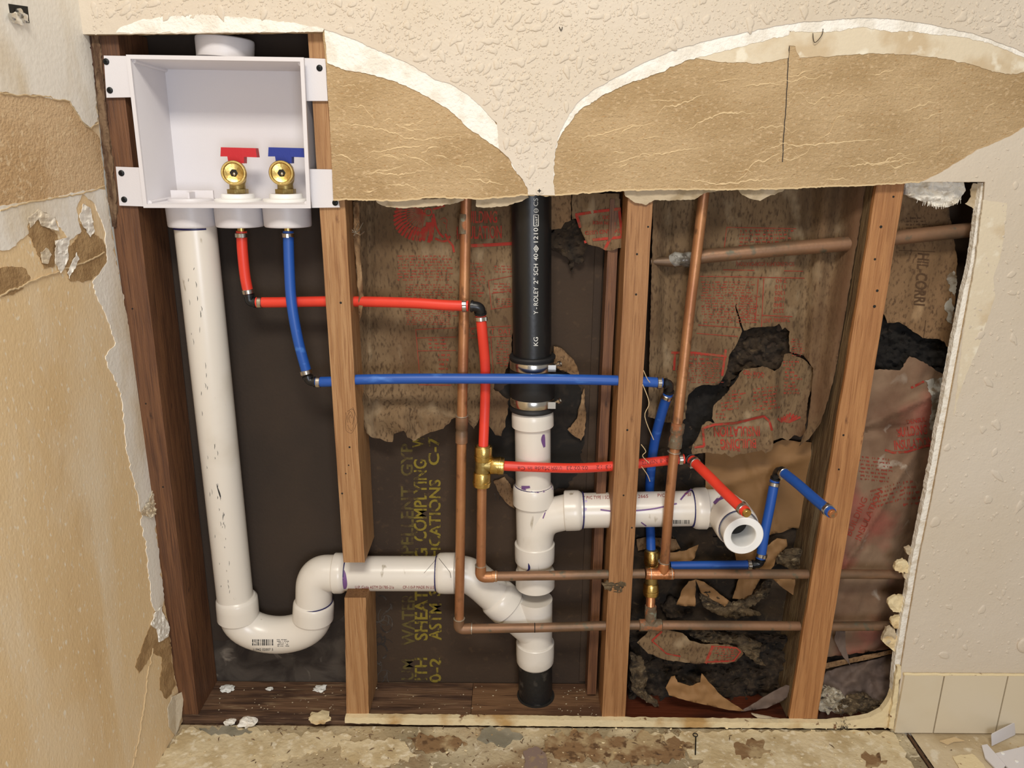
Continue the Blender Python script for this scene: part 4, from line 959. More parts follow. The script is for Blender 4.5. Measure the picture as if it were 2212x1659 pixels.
# tee for lower line and continuing run
cB = thing('copper_pipe', 'lower copper run and corroded tee in the right bays continuing behind the rightmost stud', 'copper pipe', P(1600, 1352, .020))
build('tee', MB().lathe(P(1380, 1350, .0105), P(1432, 1350, .0110), [(0, .0085), (.001, .0102), (.038, .0102), (.039, .0085)], 24).lathe(P(1405, 1350, .0108), P(1406, 1316, .014), [(0, .0098), (.026, .0098), (.027, .0085)], 24), coppera, cB, label='corroded solder tee')
build('riser', MB().tube([P(1405, 1340, .012), P(1405, 1310, .018), P(1406, 1280, .030)], RC, 20), copperb, cB, label='short copper nipple up to the brass tee')
cup(P(1405, 1318, .017), V((0, 0, 1)), cB, .018, .0096, coppera)
build('tube', MB().tube([P(1430, 1350, .0110), P(1700, 1352, .0150), P(1800, 1353, .018), P(1900, 1352, .020), P(2010, 1351, .022)], RC, 22), copperd, cB, label='dusty lower horizontal tube')
cC = thing('copper_pipe', 'copper pipe dropping from the left brass tee and turning right along the upper run', 'copper pipe', P(1040, 1240, .012))
build('riser', MB().tube([P(1041, 1045, .0195), P(1039, 1225, .0110)], RC, 22), copper, cC, label='vertical copper drop under the brass tee')
build('elbow', MB().tube(fillet([P(1038.5, 1222, .0112), P(1037.5, 1247, .0105), P(1066, 1246, .0105)], .015), .0092, 22), copper, cC)
sring(P(1038.5, 1221, .0112), V((0, 0, 1)), cC); sring(P(1071, 1245, .0105), V((1, 0, 0)), cC)
cup(P(1068, 1245, .0105), V((1, 0, 0)), cC, .010, .0091, copper, 'socket')
build('tube', MB().tube([P(1064, 1245, .0105), P(1200, 1243, .0105), P(1330, 1240, .0105), P(1392, 1239, .0105)], RC, 22), copperd, cC, label='upper horizontal copper run')
cD = thing('copper_pipe', 'copper riser and tee in the right bay with the upper run continuing right', 'copper pipe', P(1440, 1240, .012))
build('tee', MB().lathe(P(1394, 1239, .0105), P(1456, 1240, .0108), [(0, .0085), (.001, .0096), (.046, .0096), (.047, .0085)], 24).lathe(P(1432, 1240, .0106), P(1434, 1212, .0110), [(0, .0092), (.020, .0092), (.021, .0082)], 24), copperb, cD, label='bright solder-smeared tee')
for u in (1405, 1450): sring(P(u, 1239, .0107), V((1, 0, 0)), cD, .0098)
build('riser', MB().tube([P(1435, 1222, .0108), P(1446, 1080, .006), P(1455, 990, .010), P(1462, 925, .015), P(1492, 650, .026), P(1523, 400, .034), P(1527, 370, .035)], RC, 22), copper, cD, label='tall leaning copper riser')
build('coupling', MB().lathe(P(1457, 968, .0115), P(1464, 920, .015), [(0, .0085), (.001, .0108), (.016, .0104), (.020, .0094), (.023, .0094), (.026, .0108), (.040, .0108), (.041, .0085)], 24), coppera, cD, label='chalky whitish coupling')
sring(P(1464, 923, .015), V((.1, 0, 1)), cD, .0102); sring(P(1456, 976, .011), V((.1, 0, 1)), cD, .0102); sring(P(1434, 1214, .011), V((.1, 0, 1)), cD)
build('tube', MB().tube([P(1454, 1240, .0108), P(1600, 1240, .013), P(1745, 1240, .016), P(1850, 1240, .018), P(2015, 1242, .022)], RC, 22), copperd, cD, label='upper horizontal tube')
cE = thing('copper_pipe', 'dull copper pipe slanting up to the right behind the rightmost stud near the top', 'copper pipe', P(1700, 540, .05))
build('tube', MB().tube([P(1405, 565, .052), P(1455, 565, .052), P(1530, 553, .050), P(1700, 537, .045), P(1850, 525, .040), P(1960, 511, .038), P(2140, 492, .036)], [.005, .0085, .0105, .0108, .0108, .0108, .0108], 22), copperd, cE)
build('tape_wrap', MB().tube([P(1447, 562, .052), P(1458, 560, .050), P(1472, 560, .050), P(1486, 562, .051), P(1496, 559, .051)], [.0075, .0115, .0098, .0125, .0108], 12), tapem, cE, label='shiny crumpled tape wrap')

# ---- white drain assembly
RPV = .0293; RH = .0342
YS_ = .0560
drain = thing('drain_pipe', 'white plastic drain assembly with standpipe, trap, trap arm and stack', 'drain pipe', P(1152, 1435, YS_))
def hub(A, B, parent, r=RH, m=pvc, name='socket_hub', **k):
    L_ = (B - A).length
    return build(name, MB().lathe(A, B, [(0, r * .86), (.0002, r * .965), (.0015, r), (L_ * .55, r), (L_ - .006, r * .985), (L_ - .0035, r * .95), (L_, r * .86)], 40, k.pop('cap', True)), m, parent, **k)
def gring(c, d, parent, r, w_=.0018, m=glue):
    d = d.normalized(); return build('primer_ring', MB().lathe(c - d * w_ / 2, c + d * w_ / 2, [(0, r), (.0002, r + .0006), (w_ - .0002, r + .0006), (w_, r)], 36, False), m, parent)
# standpipe
YP = .040
spT = V((socks[0].x + .003, YP, P(420, 470, YP).z)); spB = P(510, 1310, .050)
sp0 = build('standpipe', MB().lathe(spB, spT, [(0, .0302), ((spT - spB).length, .0302)], 48), pvc, drain)
ax = (spT - spB).normalized()
gring(V((socks[0].x + .002, YP, P(420, 492, YP).z)), V((0, 0, 1)), sp0, .0302, .003)
# scratches on standpipe
sc_ = MB(); Lsp = (spT - spB).length; rd = random.Random(4)
su_ = frame(spT - spB)
for i in range(46):
    s_ = rd.uniform(.03, Lsp - .05); ang = rd.choice([.12, .2, -.35]) + rd.gauss(0, .06)
    l = rd.uniform(.003, .010); scribble(sc_, spB, spT, .0302, [(s_, ang, .0002), (s_ + l / 2, ang + .02, rd.uniform(.0005, .0009)), (s_ + l, ang + rd.uniform(-.02, .05), .0002)])
scribble(sc_, spB, spT, .0302, [(Lsp - .445, .20, .0003), (Lsp - .435, .16, .0024), (Lsp - .418, .05, .0003)])
build('scuff_marks', sc_, inkblack, sp0, smooth=False)
# trap
YT = .050
def T_(u, v): return P(u, v, YT)
hub(T_(515, 1334), T_(511, 1287), drain, .0352); gring(T_(511.5, 1291), ax, drain, .0312, .003)
cx, cy = T_(595, 1292).x, T_(595, 1292).z
lx = T_(514, 1325); rx = T_(677, 1325)
trap_path = []
ra = (rx.x - lx.x) / 2; mcx = (rx.x + lx.x) / 2; bz = T_(595, 1371).z; rv = lx.z - bz
for i in range(25):
    t = math.pi * i / 24
    trap_path.append(V((mcx - ra * math.cos(t), YT, lx.z - rv * math.sin(t) ** .92)))
trap = build('trap_bend', MB().tube(trap_path, .0318, 40), pvc, drain, label='U-shaped trap bend with barcode sticker')
hub(T_(676, 1336), T_(678, 1296), drain, .0352)
gring(T_(678, 1299), V((0, 0, 1)), drain, .0320, .002, glue)
# barcode on trap
bc = MB(); rd = random.Random(9); u = 545; mt = surf(trap)
while u < 591:
    w_ = rd.choice([1, 1, 1.6, 2.4]); quad_px(bc, u, 1381, u + w_, 1394, mt); u += w_ + rd.choice([1, 1.4, 2])
build('barcode', bc, inkblack, trap, smooth=False)
bc = MB(); text_px(bc, '11942 02007 5', 546, 1405, 44, 5, 0, mt); build('barcode_number', bc, inkblack, trap, smooth=False)
bc = MB(); print_rows(bc, 597, 1381, 620, 1396, 3.4, mt, 3); build('small_print', bc, inkblack, trap, smooth=False, kind='stuff')
# elbow up to the arm
YA = .054
ep = fillet([T_(678, 1305), P(679, 1238, YT + .002), P(735, 1238, YA)], .052, 14)
build('bend', MB().tube(ep, .0312, 40), pvc, drain, label='quarter bend after the trap')
hub(P(722, 1238, YA), P(748, 1238, YA), drain, .0345)
armA = P(740, 1238.5, YA); armB = P(950, 1239, YS_ + .001)
arm = build('trap_arm', MB().lathe(armA, armB, [(0, RPV + .0004), ((armB - armA).length, RPV + .0004)], 44), pvc, drain)
gring(P(749, 1238, YA), V((1, 0, 0)), arm, RPV, .002); gring(P(943, 1238, YS_), V((1, 0, 0)), arm, RPV + .001, .0026)
mar = surf(arm)
pword(arm, inkdred, mar, 'U.P. Code ASTM D1785-21a', 767, 1271, 84, 6, 0); pword(arm, inkdred, mar, 'CP-110-P MADE IN U.S', 870, 1271, 68, 6, 0)
pp = MB(); scribble(pp, armA, armB, RPV + .0005, [(.008, .5, .004), (.010, .1, .007), (.009, -.4, .006), (.007, -.7, .003)]); build('primer_stain', pp, purple, arm, smooth=False)
hub(P(984, 1238, YS_), P(943, 1238, YS_), drain, .0350)
# 45 bend down to the wye
w0 = P(976, 1238, YS_); w1 = P(1012, 1238, YS_); w2 = P(1082, 1302, YS_ - .002); w3 = P(1152, 1366, YS_)
build('bend', MB().tube(fillet([w0, P(1018, 1240, YS_), P(1086, 1302, YS_)], .040, 12), .0305, 40), pvc, drain, label='sloping bend into the wye')
hA = P(1040, 1262, YS_); 
dd = (P(1150, 1362, YS_) - P(1018, 1240, YS_)).normalized()
h1_ = P(1097, 1311, YS_); hub(h1_ , h1_ - dd * .033, drain, .0350)
wy = MB().tube([h1_ - dd * .004, P(1150, 1360, YS_)], [.0318, .0300], 40)
sT = P(1156, 1270, YS_); sB = P(1156, 1400, YS_)
wy.lathe(P(1156, 1418, YS_), P(1156, 1262, YS_), [(0, .0300), (.02, .0302), (.118, .0302)], 44)
build('wye', wy, pvc, drain, label='wye fitting at the bottom of the stack')
hub(P(1156, 1266, YS_), P(1156, 1226, YS_), drain, .0338)
hub(P(1156, 1385, YS_), P(1156, 1432, YS_), drain, .0338)
# stack between
build('pipe_length', MB().lathe(P(1154, 1240, YS_), P(1154, 1190, YS_), [(0, RPV), (.05, RPV)], 40), pvc, drain, label='short pipe between tee and wye')
teeb = MB().lathe(P(1154, 1190, YS_), P(1152, 1070, YS_), [(0, .0298), ((P(1154, 1190, YS_) - P(1152, 1070, YS_)).length, .0298)], 44)
YAr = .050
swp = fillet([P(1154, 1200, YS_ - .002), P(1162, 1120, YS_ - .003), P(1236, 1103, YAr)], .055, 14)
teeb.tube(swp, .0296, 40)
teeb_o = build('tee_body', teeb, pvc, drain, label='sanitary tee with swept branch to the right')
hub(P(1155, 1172, YS_), P(1155, 1216, YS_), drain, .0342); hubT = hub(P(1152, 1088, YS_), P(1152, 1044, YS_), drain, .0342)
hub(P(1220, 1103, YAr + .001), P(1258, 1102, YAr - .002), drain, .0338)
gring(P(1258, 1102, YAr - .002), V((1, 0, 0)), drain, RPV + .001, .0024)
gring(P(1152, 1047, YS_), V((0, 0, 1)), drain, .0308, .0024)
pr = MB(); A_ = P(1155, 1216, YS_); B_ = P(1155, 1172, YS_)
scribble(pr, A_, B_, .0344, [(.001, -.5, .0004), (.006, -.32, .003), (.012, -.3, .0035), (.018, -.34, .0006)]) 
build('primer_drip', pr, glue, drain, smooth=False)
upA = P(1152, 1060, YS_); upB = P(1150, 880, YS_)
up = build('pipe_length', MB().lathe(upA, upB, [(0, RPV), ((upB - upA).length, RPV)], 44), pvc, drain, label='white stack pipe under the rubber coupling')
hub(P(1151, 920, YS_), P(1150, 884, YS_), drain, .0342)
pr = MB(); scribble(pr, upA, upB, RPV + .0003, [(.020, -.2, .004), (.016, -.7, .006), (.012, -.45, .005)])
Lu = (upB - upA).length
scribble(pr, upA, upB, RPV + .0003, [(Lu - .038, .62, .004), (Lu - .046, .58, .008), (Lu - .060, .66, .004)]); build('primer_stain', pr, purple, up, smooth=False)
# horizontal arm right
rA = P(1250, 1103, YAr - .001); rB = P(1500, 1098, .043)
ram = build('branch_arm', MB().lathe(rA, rB, [(0, RPV), ((rB - rA).length, RPV)], 44), pvc, drain, label='white branch arm through the third stud')
gring(P(1494, 1098, .0432), V((1, 0, 0)), ram, RPV + .001, .003)
mra = surf(ram)
for a_ in (('2" PVC TYPE 1 SCH 4', 1258, 1079, 68, 7, 1), ('2665', 1378, 1076, 22, 7, 1), ('PVC 11', 1420, 1074, 26, 7, 1), ('PSI', 1478, 1072, 14, 7, 1)): pword(ram, inkdred, mra, *a_)
tx_ = MB(); rd = random.Random(12); u_ = 1454
while u_ < 1490:
    w_ = rd.choice([.8, .8, 1.4, 2]); quad_px(tx_, u_, 1123, u_ + w_, 1131, mra); u_ += w_ + rd.choice([.8, 1.2, 1.8])
build('barcode', tx_, inkblack, ram, smooth=False)
for pts, w_ in (([(1297, 1101), (1330, 1105), (1352, 1103), (1375, 1103), (1412, 1099), (1440, 1093), (1462, 1088)], 3.2), ([(1470, 1080), (1482, 1066), (1494, 1057)], 3.5), ([(1385, 1128), (1396, 1136)], 2.5)):
    pr = MB(); line_px(pr, [(p.x, p.y) for p in spline([V((*q_, 0)) for q_ in pts], 4)], w_, mra); build('primer_stroke', pr, purple, ram, smooth=False)
pr = MB(); line_px(pr, [(1262, 1066), (1266, 1082), (1265, 1100), (1261, 1118)], 5, mra); build('primer_stain', pr, purplel, ram, smooth=False)
hub(P(1526, 1098, .0425), P(1494, 1098, .0430), drain, .0345)
# elbow towards the room
q0 = P(1515, 1098, .0428); qc = P(1566, 1097, .0420); q1 = P(1588, 1128, -.020)
qd = (P(1603, 1153, -.048) - qc).normalized()
eb = build('bend', MB().tube(fillet([q0, qc, qc + qd * .052], .036, 14), .0312, 40), pvc, drain, label='bend turning out towards the room with primer smears')
ps = qc + qd * .034; hub(qc + qd * .030, qc + qd * .072, drain, .0345, cap=False)
pe = qc + qd * .098
bu = MB().rings([(pe - qd * .034, qd, .0290), (pe - qd * .006, qd, .0290), (pe - qd * .0045, qd, .0310), (pe - qd * .001, qd, .0310), (pe, qd, .0300), (pe, qd, .0200), (pe - qd * .0008, qd, .0192), (pe - qd * .003, qd, .0188), (pe - qd * .043, qd, .0182)], 44, cap=False)
build('open_bushing', bu, pvcshade, drain, label='open threaded bushing end with dark round bore')
build('bore_end', MB().lathe(pe - qd * .0425, pe - qd * .040, [(0, .0181), (.001, .0181)], 30), darkin, drain)  # dark disc painting the shade deep inside the bore
gring(qc + qd * .0725, qd, drain, .0308, .0024)
me_ = surf(eb)
pr = MB()
for pts, w_ in (([(1543, 1088), (1552, 1078), (1562, 1074)], 8), ([(1548, 1112), (1558, 1104), (1564, 1098)], 4), ([(1545, 1118), (1552, 1126)], 5)):
    line_px(pr, pts, w_, me_)
build('primer_smear', pr, purple, eb, smooth=False)
pr = MB(); line_px(pr, [(1496, 1112), (1505, 1118), (1512, 1110)], 2.5, me_); line_px(pr, [(1528, 1106), (1533, 1118)], 4, me_)
build('primer_dot', pr, glue, eb, smooth=False)
th = surf(teeb_o); pr = MB(); line_px(pr, [(1188, 1082), (1182, 1096), (1176, 1112), (1173, 1120)], 2.5, th); build('primer_stroke', pr, purple, drain, smooth=False)
hb = surf(hubT); pr = MB(); line_px(pr, [(1148, 1058), (1160, 1062), (1175, 1060), (1192, 1054)], 7, hb); build('primer_stain', pr, purple, drain, smooth=False)
# ---- black vent above and coupling
vent = thing('vent_pipe', 'black plastic vent pipe with white lettering rising above the rubber coupling', 'vent pipe', P(1150, 770, YS_))
vA = P(1150, 800, YS_); vB = P(1147, 330, YS_)
vp = build('pipe_length', MB().lathe(vA, vB, [(0, .0302), ((vB - vA).length, .0302)], 44), absm, vent)
vt = MB()
def vtx(s, v0, v1, px=9.5, u=1161, spin=0):
    cu = 1149
    def mp(uu, vv):
        c = P(cu, vv, YS_); dx = P(uu, vv, YS_ - .03).x - P(cu, vv, YS_ - .03).x
        dx = max(-.029, min(.029, dx)); return V((c.x + dx, YS_ - math.sqrt(.0302 ** 2 - dx * dx) - .0005, P(uu, vv, YS_ - math.sqrt(.0302 ** 2 - dx * dx)).z))
    mb = MB(); text_px(mb, s, u, v0, v0 - v1, px, 90, mp); build('printed_lettering', mb, inkwhite, vp, smooth=False); return mp
vtx('Y', 679, 671); vtx('-', 668, 664); vtx('ROLEY', 661, 620); vtx('2"', 614, 600); vtx('SCH', 595, 570); vtx('40', 563, 548); vtx('1210', 527, 492); vtx('CS', 446, 428); mp_ = vtx('KG', 748, 728)
def loop(pts, w_): line_px(vt, pts + [pts[0]], w_, mp_)
loop([(1152, 537), (1157, 530), (1162, 537), (1157, 545)], 1.4); loop([(1155, 537), (1157, 534), (1159, 537), (1157, 540)], 1.2)
loop([(1152, 464), (1162, 464), (1162, 488), (1152, 488)], 1.4); vtx('nsf', 486, 467, 5, 1159.5)
loop([(1157 + 4.5 * math.cos(k * .63), 455 + 4.5 * math.sin(k * .63)) for k in range(10)], 1.3); line_px(vt, [(1157, 451), (1157, 459)], 1.3, mp_)
build('printed_symbols', vt, inkwhite, vp, smooth=False)
cpl = thing('rubber_coupling', 'black rubber coupling with two shiny bands joining black vent to white stack', 'pipe coupling', P(1150, 885, YS_))
kA = P(1150, 884, YS_); kB = P(1150, 766, YS_); Lk = (kB - kA).length
build('rubber_sleeve', MB().lathe(kA, kB, [(0, .030), (0, .0362), (.003, .0372), (.006, .0362), (.007, .0348), (.022, .0348), (.024, .0362), (Lk * .5, .0358), (Lk - .024, .0362), (Lk - .022, .0348), (Lk - .006, .0348), (Lk - .005, .0366), (Lk - .002, .0370), (Lk, .0355), (Lk, .030)], 48), rubber, cpl)
for v, sv in ((864, 850), (786, 779)):
    c = P(1150, v, YS_)
    b_ = build('band_clamp', MB().lathe(c - V((0, 0, .0066)), c + V((0, 0, .0066)), [(0, .0345), (0, .0356), (.0008, .0360), (.0124, .0360), (.0132, .0356), (.0132, .0345)], 48), steel, cpl)
    s0_ = V((c.x + .0300, YS_ - .024, c.z)); 
    h_ = MB().box(s0_.x - .006, s0_.x + .006, s0_.y - .004, s0_.y + .006, s0_.z - .0055, s0_.z + .0055).bevel(.0015, 2); h_o = build('screw_housing', h_, ringm, b_)
    build('clamp_screw', MB().lathe(s0_ + V((.004, 0, .004)), s0_ + V((.016, -.006, .010)), [(0, .002), (.007, .002), (.0072, .0045), (.011, .0045), (.0112, .0032), (.0095, .0016)], 14), ringm, b_)
low = tag(build('black_drain_pipe', MB().lathe(V((P(1157, 1525, YS_).x, YS_, ZS - .025)), P(1156, 1420, YS_), [(0, .0305), ((P(1156, 1420, YS_) - V((P(1157, 1525, YS_).x, YS_, ZS - .025))).length, .0305)], 44), absd), 'short dusty black pipe dropping through the sill plate below the white wye', 'drain pipe')
hr_ = MB().lathe(V((P(1157, 1520, YS_).x, YS_, ZS - .002)), V((P(1157, 1520, YS_).x, YS_, ZS + .02)), [(0, .034), (.0033, .034)], 30)
build('plate_hole_gap', hr_, darkin, low)
# ================================================================== INSULATION, PAPER, DEBRIS
def sm(a, b, x):
    t = max(0, min(1, (x - a) / (b - a))); return t * t * (3 - 2 * t)
def nn(u, v, sx, sy, s): return noise.noise(V((u / sx, v / sy, s)))
def facing(label, poly, dep, m, seed, amp=2.5, step=5, sp=7, th=.0011, name='insulation_facing', cat='insulation paper', group=None):
    mp = lambda u, v: P(u, v, dep(u, v))
    o = build(name, sheet(rough(poly, amp, step, seed), mp, V((0, th, 0)), sp), m, angle=80)
    tag(o, label, cat, group)
    return o, (lambda u, v: P(u, v, dep(u, v) - .0009))
def word(o, m, *a):
    BOLD[0] = .02; mb = MB(); text_px(mb, *a); BOLD[0] = 0.0; return build('printed_word', mb, m, o, smooth=False)
def ink(o, name, mb, m, **k): del_ = build(name, mb, m, o, smooth=False, **k); return del_
# ---- second bay
def dA(u, v):
    y = .071 + .004 * nn(u, v, 60, 120, 1) + .0018 * nn(u, v, 18, 60, 2)
    y -= .020 * (1 - sm(768, 806, u)) * (1 - .3 * sm(500, 700, v)) - .010 * math.exp(-((u - 797) / 9) ** 2)
    y -= sm(835, 935, v) * (.022 + .018 * nn(u, v, 34, 40, 4))
    y -= .010 * math.exp(-((v - 880 - .25 * (u - 850)) / 16) ** 2)
    return max(.030, min(.086, y))
A_, mA = facing('mouldy kraft insulation facing with red headdress print between the second stud and black vent', [(764, 418), (1114, 418), (1109, 700), (1104, 770), (1090, 808), (1064, 815), (1066, 840), (1085, 855), (1100, 862), (1094, 900), (1083, 942), (1070, 940), (1064, 930), (1035, 903), (1024, 927), (1012, 912), (1000, 893), (975, 906), (958, 926), (920, 938), (893, 953), (880, 945), (872, 930), (850, 938), (848, 955), (826, 950), (800, 943), (791, 935), (784, 880), (777, 800)], dA, paper, 201, 3, 5, 6)
r = MB()
word(A_, inkred, 'BUILDING', 1000, 481, 74, 25, 0, mA); word(A_, inkred, 'INSULATION', 986, 516, 98, 27, 1, mA)
line_px(r, [(1012, 531), (1060, 529), (1106, 526)], 7, mA)
ink(A_, 'printed_line', r, inkred)
r = MB()   # headdress emblem: fan of feathers, medallion, hanging tail
cx_, cy_ = 925, 458
for k in range(13):
    th = math.radians(186 - k * 6.6); L_ = 70 + 8 * math.sin(k * .35)
    tx1, ty1 = cx_ + L_ * math.cos(th), cy_ + L_ * math.sin(th) * 1.05
    mx_, my_ = cx_ + L_ * .5 * math.cos(th) - 5, cy_ + L_ * .5 * math.sin(th) - 13
    q = [(cx_ * (1 - t) ** 2 + mx_ * 2 * t * (1 - t) + tx1 * t * t, cy_ * (1 - t) ** 2 + my_ * 2 * t * (1 - t) + ty1 * t * t) for t in [i / 8 for i in range(9)]]
    line_px(r, q[1:], 1.3, mA); line_px(r, q[6:], 5.5, mA)
    line_px(r, [(q[5][0] + 2, q[5][1] + 2), q[6]], 3, mA)
for q in ([(924, 480), (920, 505), (914, 520)], [(930, 480), (929, 510), (926, 524)], [(936, 470), (934, 500), (930, 520)], [(918, 490), (912, 508), (908, 516)]): line_px(r, q, 7, mA)
line_px(r, [(cx_ + 8 * math.cos(i * .6), cy_ + 8 * math.sin(i * .6)) for i in range(12)], 3, mA)
for q in ([(936, 462), (942, 490), (950, 505), (958, 513)], [(935, 452), (950, 448), (960, 444)], [(940, 515), (955, 522), (966, 520), (972, 510)], [(962, 505), (970, 522), (978, 530), (981, 545)]): line_px(r, q, 4.5, mA)
for q in ([(950, 475), (960, 470), (966, 476)], [(957, 480), (963, 484)], [(966, 476), (964, 492), (968, 500)]): line_px(r, q, 1.2, mA)
ink(A_, 'printed_emblem', r, inkred, label='red feathered headdress emblem')
r = MB()
print_rows(r, 858, 552, 985, 606, 6.4, mA, 1); print_rows(r, 874, 614, 984, 646, 5.4, mA, 2); print_rows(r, 876, 672, 986, 702, 4.6, mA, 3)
print_rows(r, 1016, 568, 1042, 640, 7, mA, 4); print_rows(r, 1066, 574, 1104, 592, 6, mA, 5); print_rows(r, 1064, 612, 1104, 632, 6, mA, 6); print_rows(r, 1072, 645, 1100, 664, 5, mA, 16)
for q in ([(1055, 606), (1106, 596)], [(1055, 606), (1062, 668)], [(1062, 634), (1104, 628)], [(1060, 668), (1104, 662)], [(898, 712), (985, 708)], [(1014, 709), (1104, 704)], [(898, 712), (906, 806)], [(900, 730), (985, 728)], [(903, 758), (985, 757)], [(1012, 730), (1104, 726)], [(1060, 726), (1066, 806)]): line_px(r, q, 1.3, mA)
text_px(r, 'C', 1015, 722, 9, 12, 0, mA); text_px(r, 'T  DAT', 1060, 722, 44, 12, 0, mA)
print_rows(r, 924, 733, 966, 752, 8, mA, 7); print_rows(r, 946, 765, 970, 800, 10, mA, 8); print_rows(r, 1072, 735, 1102, 790, 6, mA, 9)
line_px(r, [(905, 831), (975, 832)], 1.5, mA)
ink(A_, 'printed_small_text', r, inkthin, kind='stuff')
# folded strip beside stud two
facing('narrow folded edge of brown facing stapled beside the second stud', [(763, 436), (775, 436), (779, 560), (786, 650), (776, 700), (772, 600), (764, 520)], lambda u, v: .020 + .012 * nn(u, v, 9, 60, 3), paper2, 210, 1.5, 6, 5)
ws = MB()
for k in range(16):
    c = P(768, 503, -.002 + .0005 * k); a = random.uniform(0, 6.28); l = random.uniform(.006, .016)
    ws.tube([c, c + V((math.cos(a) * l * .6, -.003, math.sin(a) * l * .5)), c + V((math.cos(a) * l, .004, math.sin(a + .5) * l))], .0005, 5)
tag(build('wire_tuft', ws, ringm), 'small tangle of thin grey wire poking beside the top of the second stud', 'wire')
# right of vent
def dB(u, v): return .060 + .004 * nn(u, v, 22, 90, 5) - .008 * (u > 1234) + .003 * math.sin((u - 1236) / 9) * (u > 1236) - .006 * sm(500, 540, v)
facing('plain brown facing scrap hanging just right of the vent pipe top', [(1178, 418), (1234, 418), (1233, 476), (1221, 480), (1212, 494), (1183, 497), (1180, 450)], dB, paper2, 211, 1.5, 5, 6)
B_, mB = facing('hanging kraft scrap with red boxed upside-down print left of the third stud', [(1236, 418), (1338, 418), (1341, 470), (1349, 520), (1346, 532), (1326, 540), (1310, 541), (1290, 533), (1270, 528), (1258, 505), (1250, 480), (1243, 472), (1236, 474)], dB, paper, 212, 1.5, 5, 6)
r = MB()
for q in ([(1243, 464), (1288, 457), (1341, 451)], [(1245, 464), (1254, 492)], [(1338, 455), (1344, 513)], [(1262, 523), (1282, 518), (1344, 512)], [(1318, 515), (1306, 540)]): line_px(r, q, 6, mB)
ink(B_, 'printed_frame', r, inkred)
word(B_, inkthin, 'ROCK', 1322, 466, 22, 7, 180, mB); word(B_, inkthin, 'UPON WIDE', 1330, 479, 50, 7, 178, mB); word(B_, inkthin, 'EW AND USED', 1341, 494, 78, 8, 184, mB)
def wool(label, poly, y, amp, m, seed, sx=16, sy=12, name='glass_wool_clump', sp=4, rag=4, th=.006):
    def dep(u, v): return y + amp * (nn(u, v, sx, sy, seed) + .6 * nn(u, v, sx / 2.3, sy / 2.3, seed + 3) + .35 * nn(u, v, sx / 5, sy / 5, seed + 6)) 
    o = build(name, sheet(rough(poly, rag, 4, seed), lambda u, v: P(u, v, dep(u, v)), V((0, th, 0)), sp), m, angle=80)
    return tag(o, label, 'insulation')
wool('dark brown wool tuft hanging behind the facing scraps right of the vent pipe', [(1186, 505), (1200, 488), (1214, 484), (1225, 478), (1240, 474), (1252, 482), (1262, 510), (1272, 530), (1262, 545), (1262, 565), (1250, 572), (1240, 562), (1236, 590), (1228, 560), (1205, 545), (1190, 540)], .078, .010, fibre, 220)
# black sheet painting the dark of the torn hole, plus torn paper, behind the coupling
wool('black sheet giving the shade of the jagged gap behind the white stack and coupling', [(1060, 862), (1102, 830), (1200, 800), (1250, 815), (1262, 880), (1262, 940), (1255, 1010), (1225, 1055), (1130, 1060), (1102, 1030), (1068, 1010), (1056, 960)], .0915, .0012, blackv, 221, 26, 26, rag=6, th=.001)
facing('torn brown paper corner right of the upper coupling band', [(1196, 748), (1212, 752), (1230, 768), (1246, 790), (1256, 820), (1240, 812), (1215, 800), (1196, 792)], lambda u, v: .080 - .012 * abs(nn(u, v, 12, 12, 4)), paper2, 222, 2, 4, 4)
facing('curled brown paper tongue beside the gap low right of the coupling', [(1262, 838), (1266, 900), (1262, 940), (1255, 952), (1238, 940), (1226, 928), (1246, 905)], lambda u, v: .083 - .008 * abs(nn(u, v, 12, 12, 6)), paper2, 223, 2, 4, 4)
facing('rumpled brown paper bits behind the white tee left side', [(1066, 1040), (1090, 1030), (1110, 1060), (1112, 1100), (1098, 1090), (1080, 1070)], lambda u, v: .086 - .006 * abs(nn(u, v, 10, 10, 6)), paper2, 224, 2, 4, 4)
# ---- third bay
def dD(u, v):
    y = .064 + .005 * nn(u, v, 55, 120, 7) + .002 * nn(u, v, 16, 70, 8)
    y += .008 * math.exp(-((u - (1752 - .05 * (v - 400))) / 12) ** 2) - .012 * math.exp(-((u - (1790 - .10 * (v - 400))) / 16) ** 2)
    y -= .016 * (1 - sm(1412, 1440, u)) - .008 * math.exp(-((u - 1445 + .03 * (v - 400)) / 10) ** 2)
    y -= .010 * sm(860, 960, v) * sm(1700, 1740, u)
    lim = 1872 - .157 * (v - 396); y -= .036 * sm(lim - 55, lim - 4, u)
    return y
D_, mD = facing('large torn kraft facing with faded red tables and upside-down print in the right bay', [(1412, 396), (1871, 396), (1845, 560), (1822, 700), (1805, 800), (1790, 860), (1772, 915), (1748, 948), (1726, 964), (1744, 925), (1750, 880), (1757, 795), (1736, 768), (1706, 760), (1704, 741), (1706, 716), (1696, 707), (1690, 712), (1683, 699), (1673, 705), (1628, 707), (1607, 714), (1601, 695), (1591, 665), (1594, 640), (1588, 661), (1597, 697), (1603, 716), (1588, 750), (1574, 771), (1571, 796), (1565, 811), (1553, 830), (1546, 832), (1521, 831), (1502, 838), (1487, 853), (1483, 872), (1481, 904), (1470, 915), (1432, 912), (1400, 900)], dD, paper, 230, 1.4, 5, 7)
r = MB()
for q in ([(1570, 491), (1720, 494)], [(1570, 491), (1564, 540)], [(1512, 597), (1600, 598), (1738, 601)], [(1562, 583), (1630, 584)], [(1694, 585), (1735, 586)], [(1650, 602), (1645, 706)], [(1638, 602), (1632, 690)], [(1508, 702), (1600, 708)], [(1505, 720), (1594, 727)], [(1646, 681), (1712, 684)]): line_px(r, q, 1.6, mD)
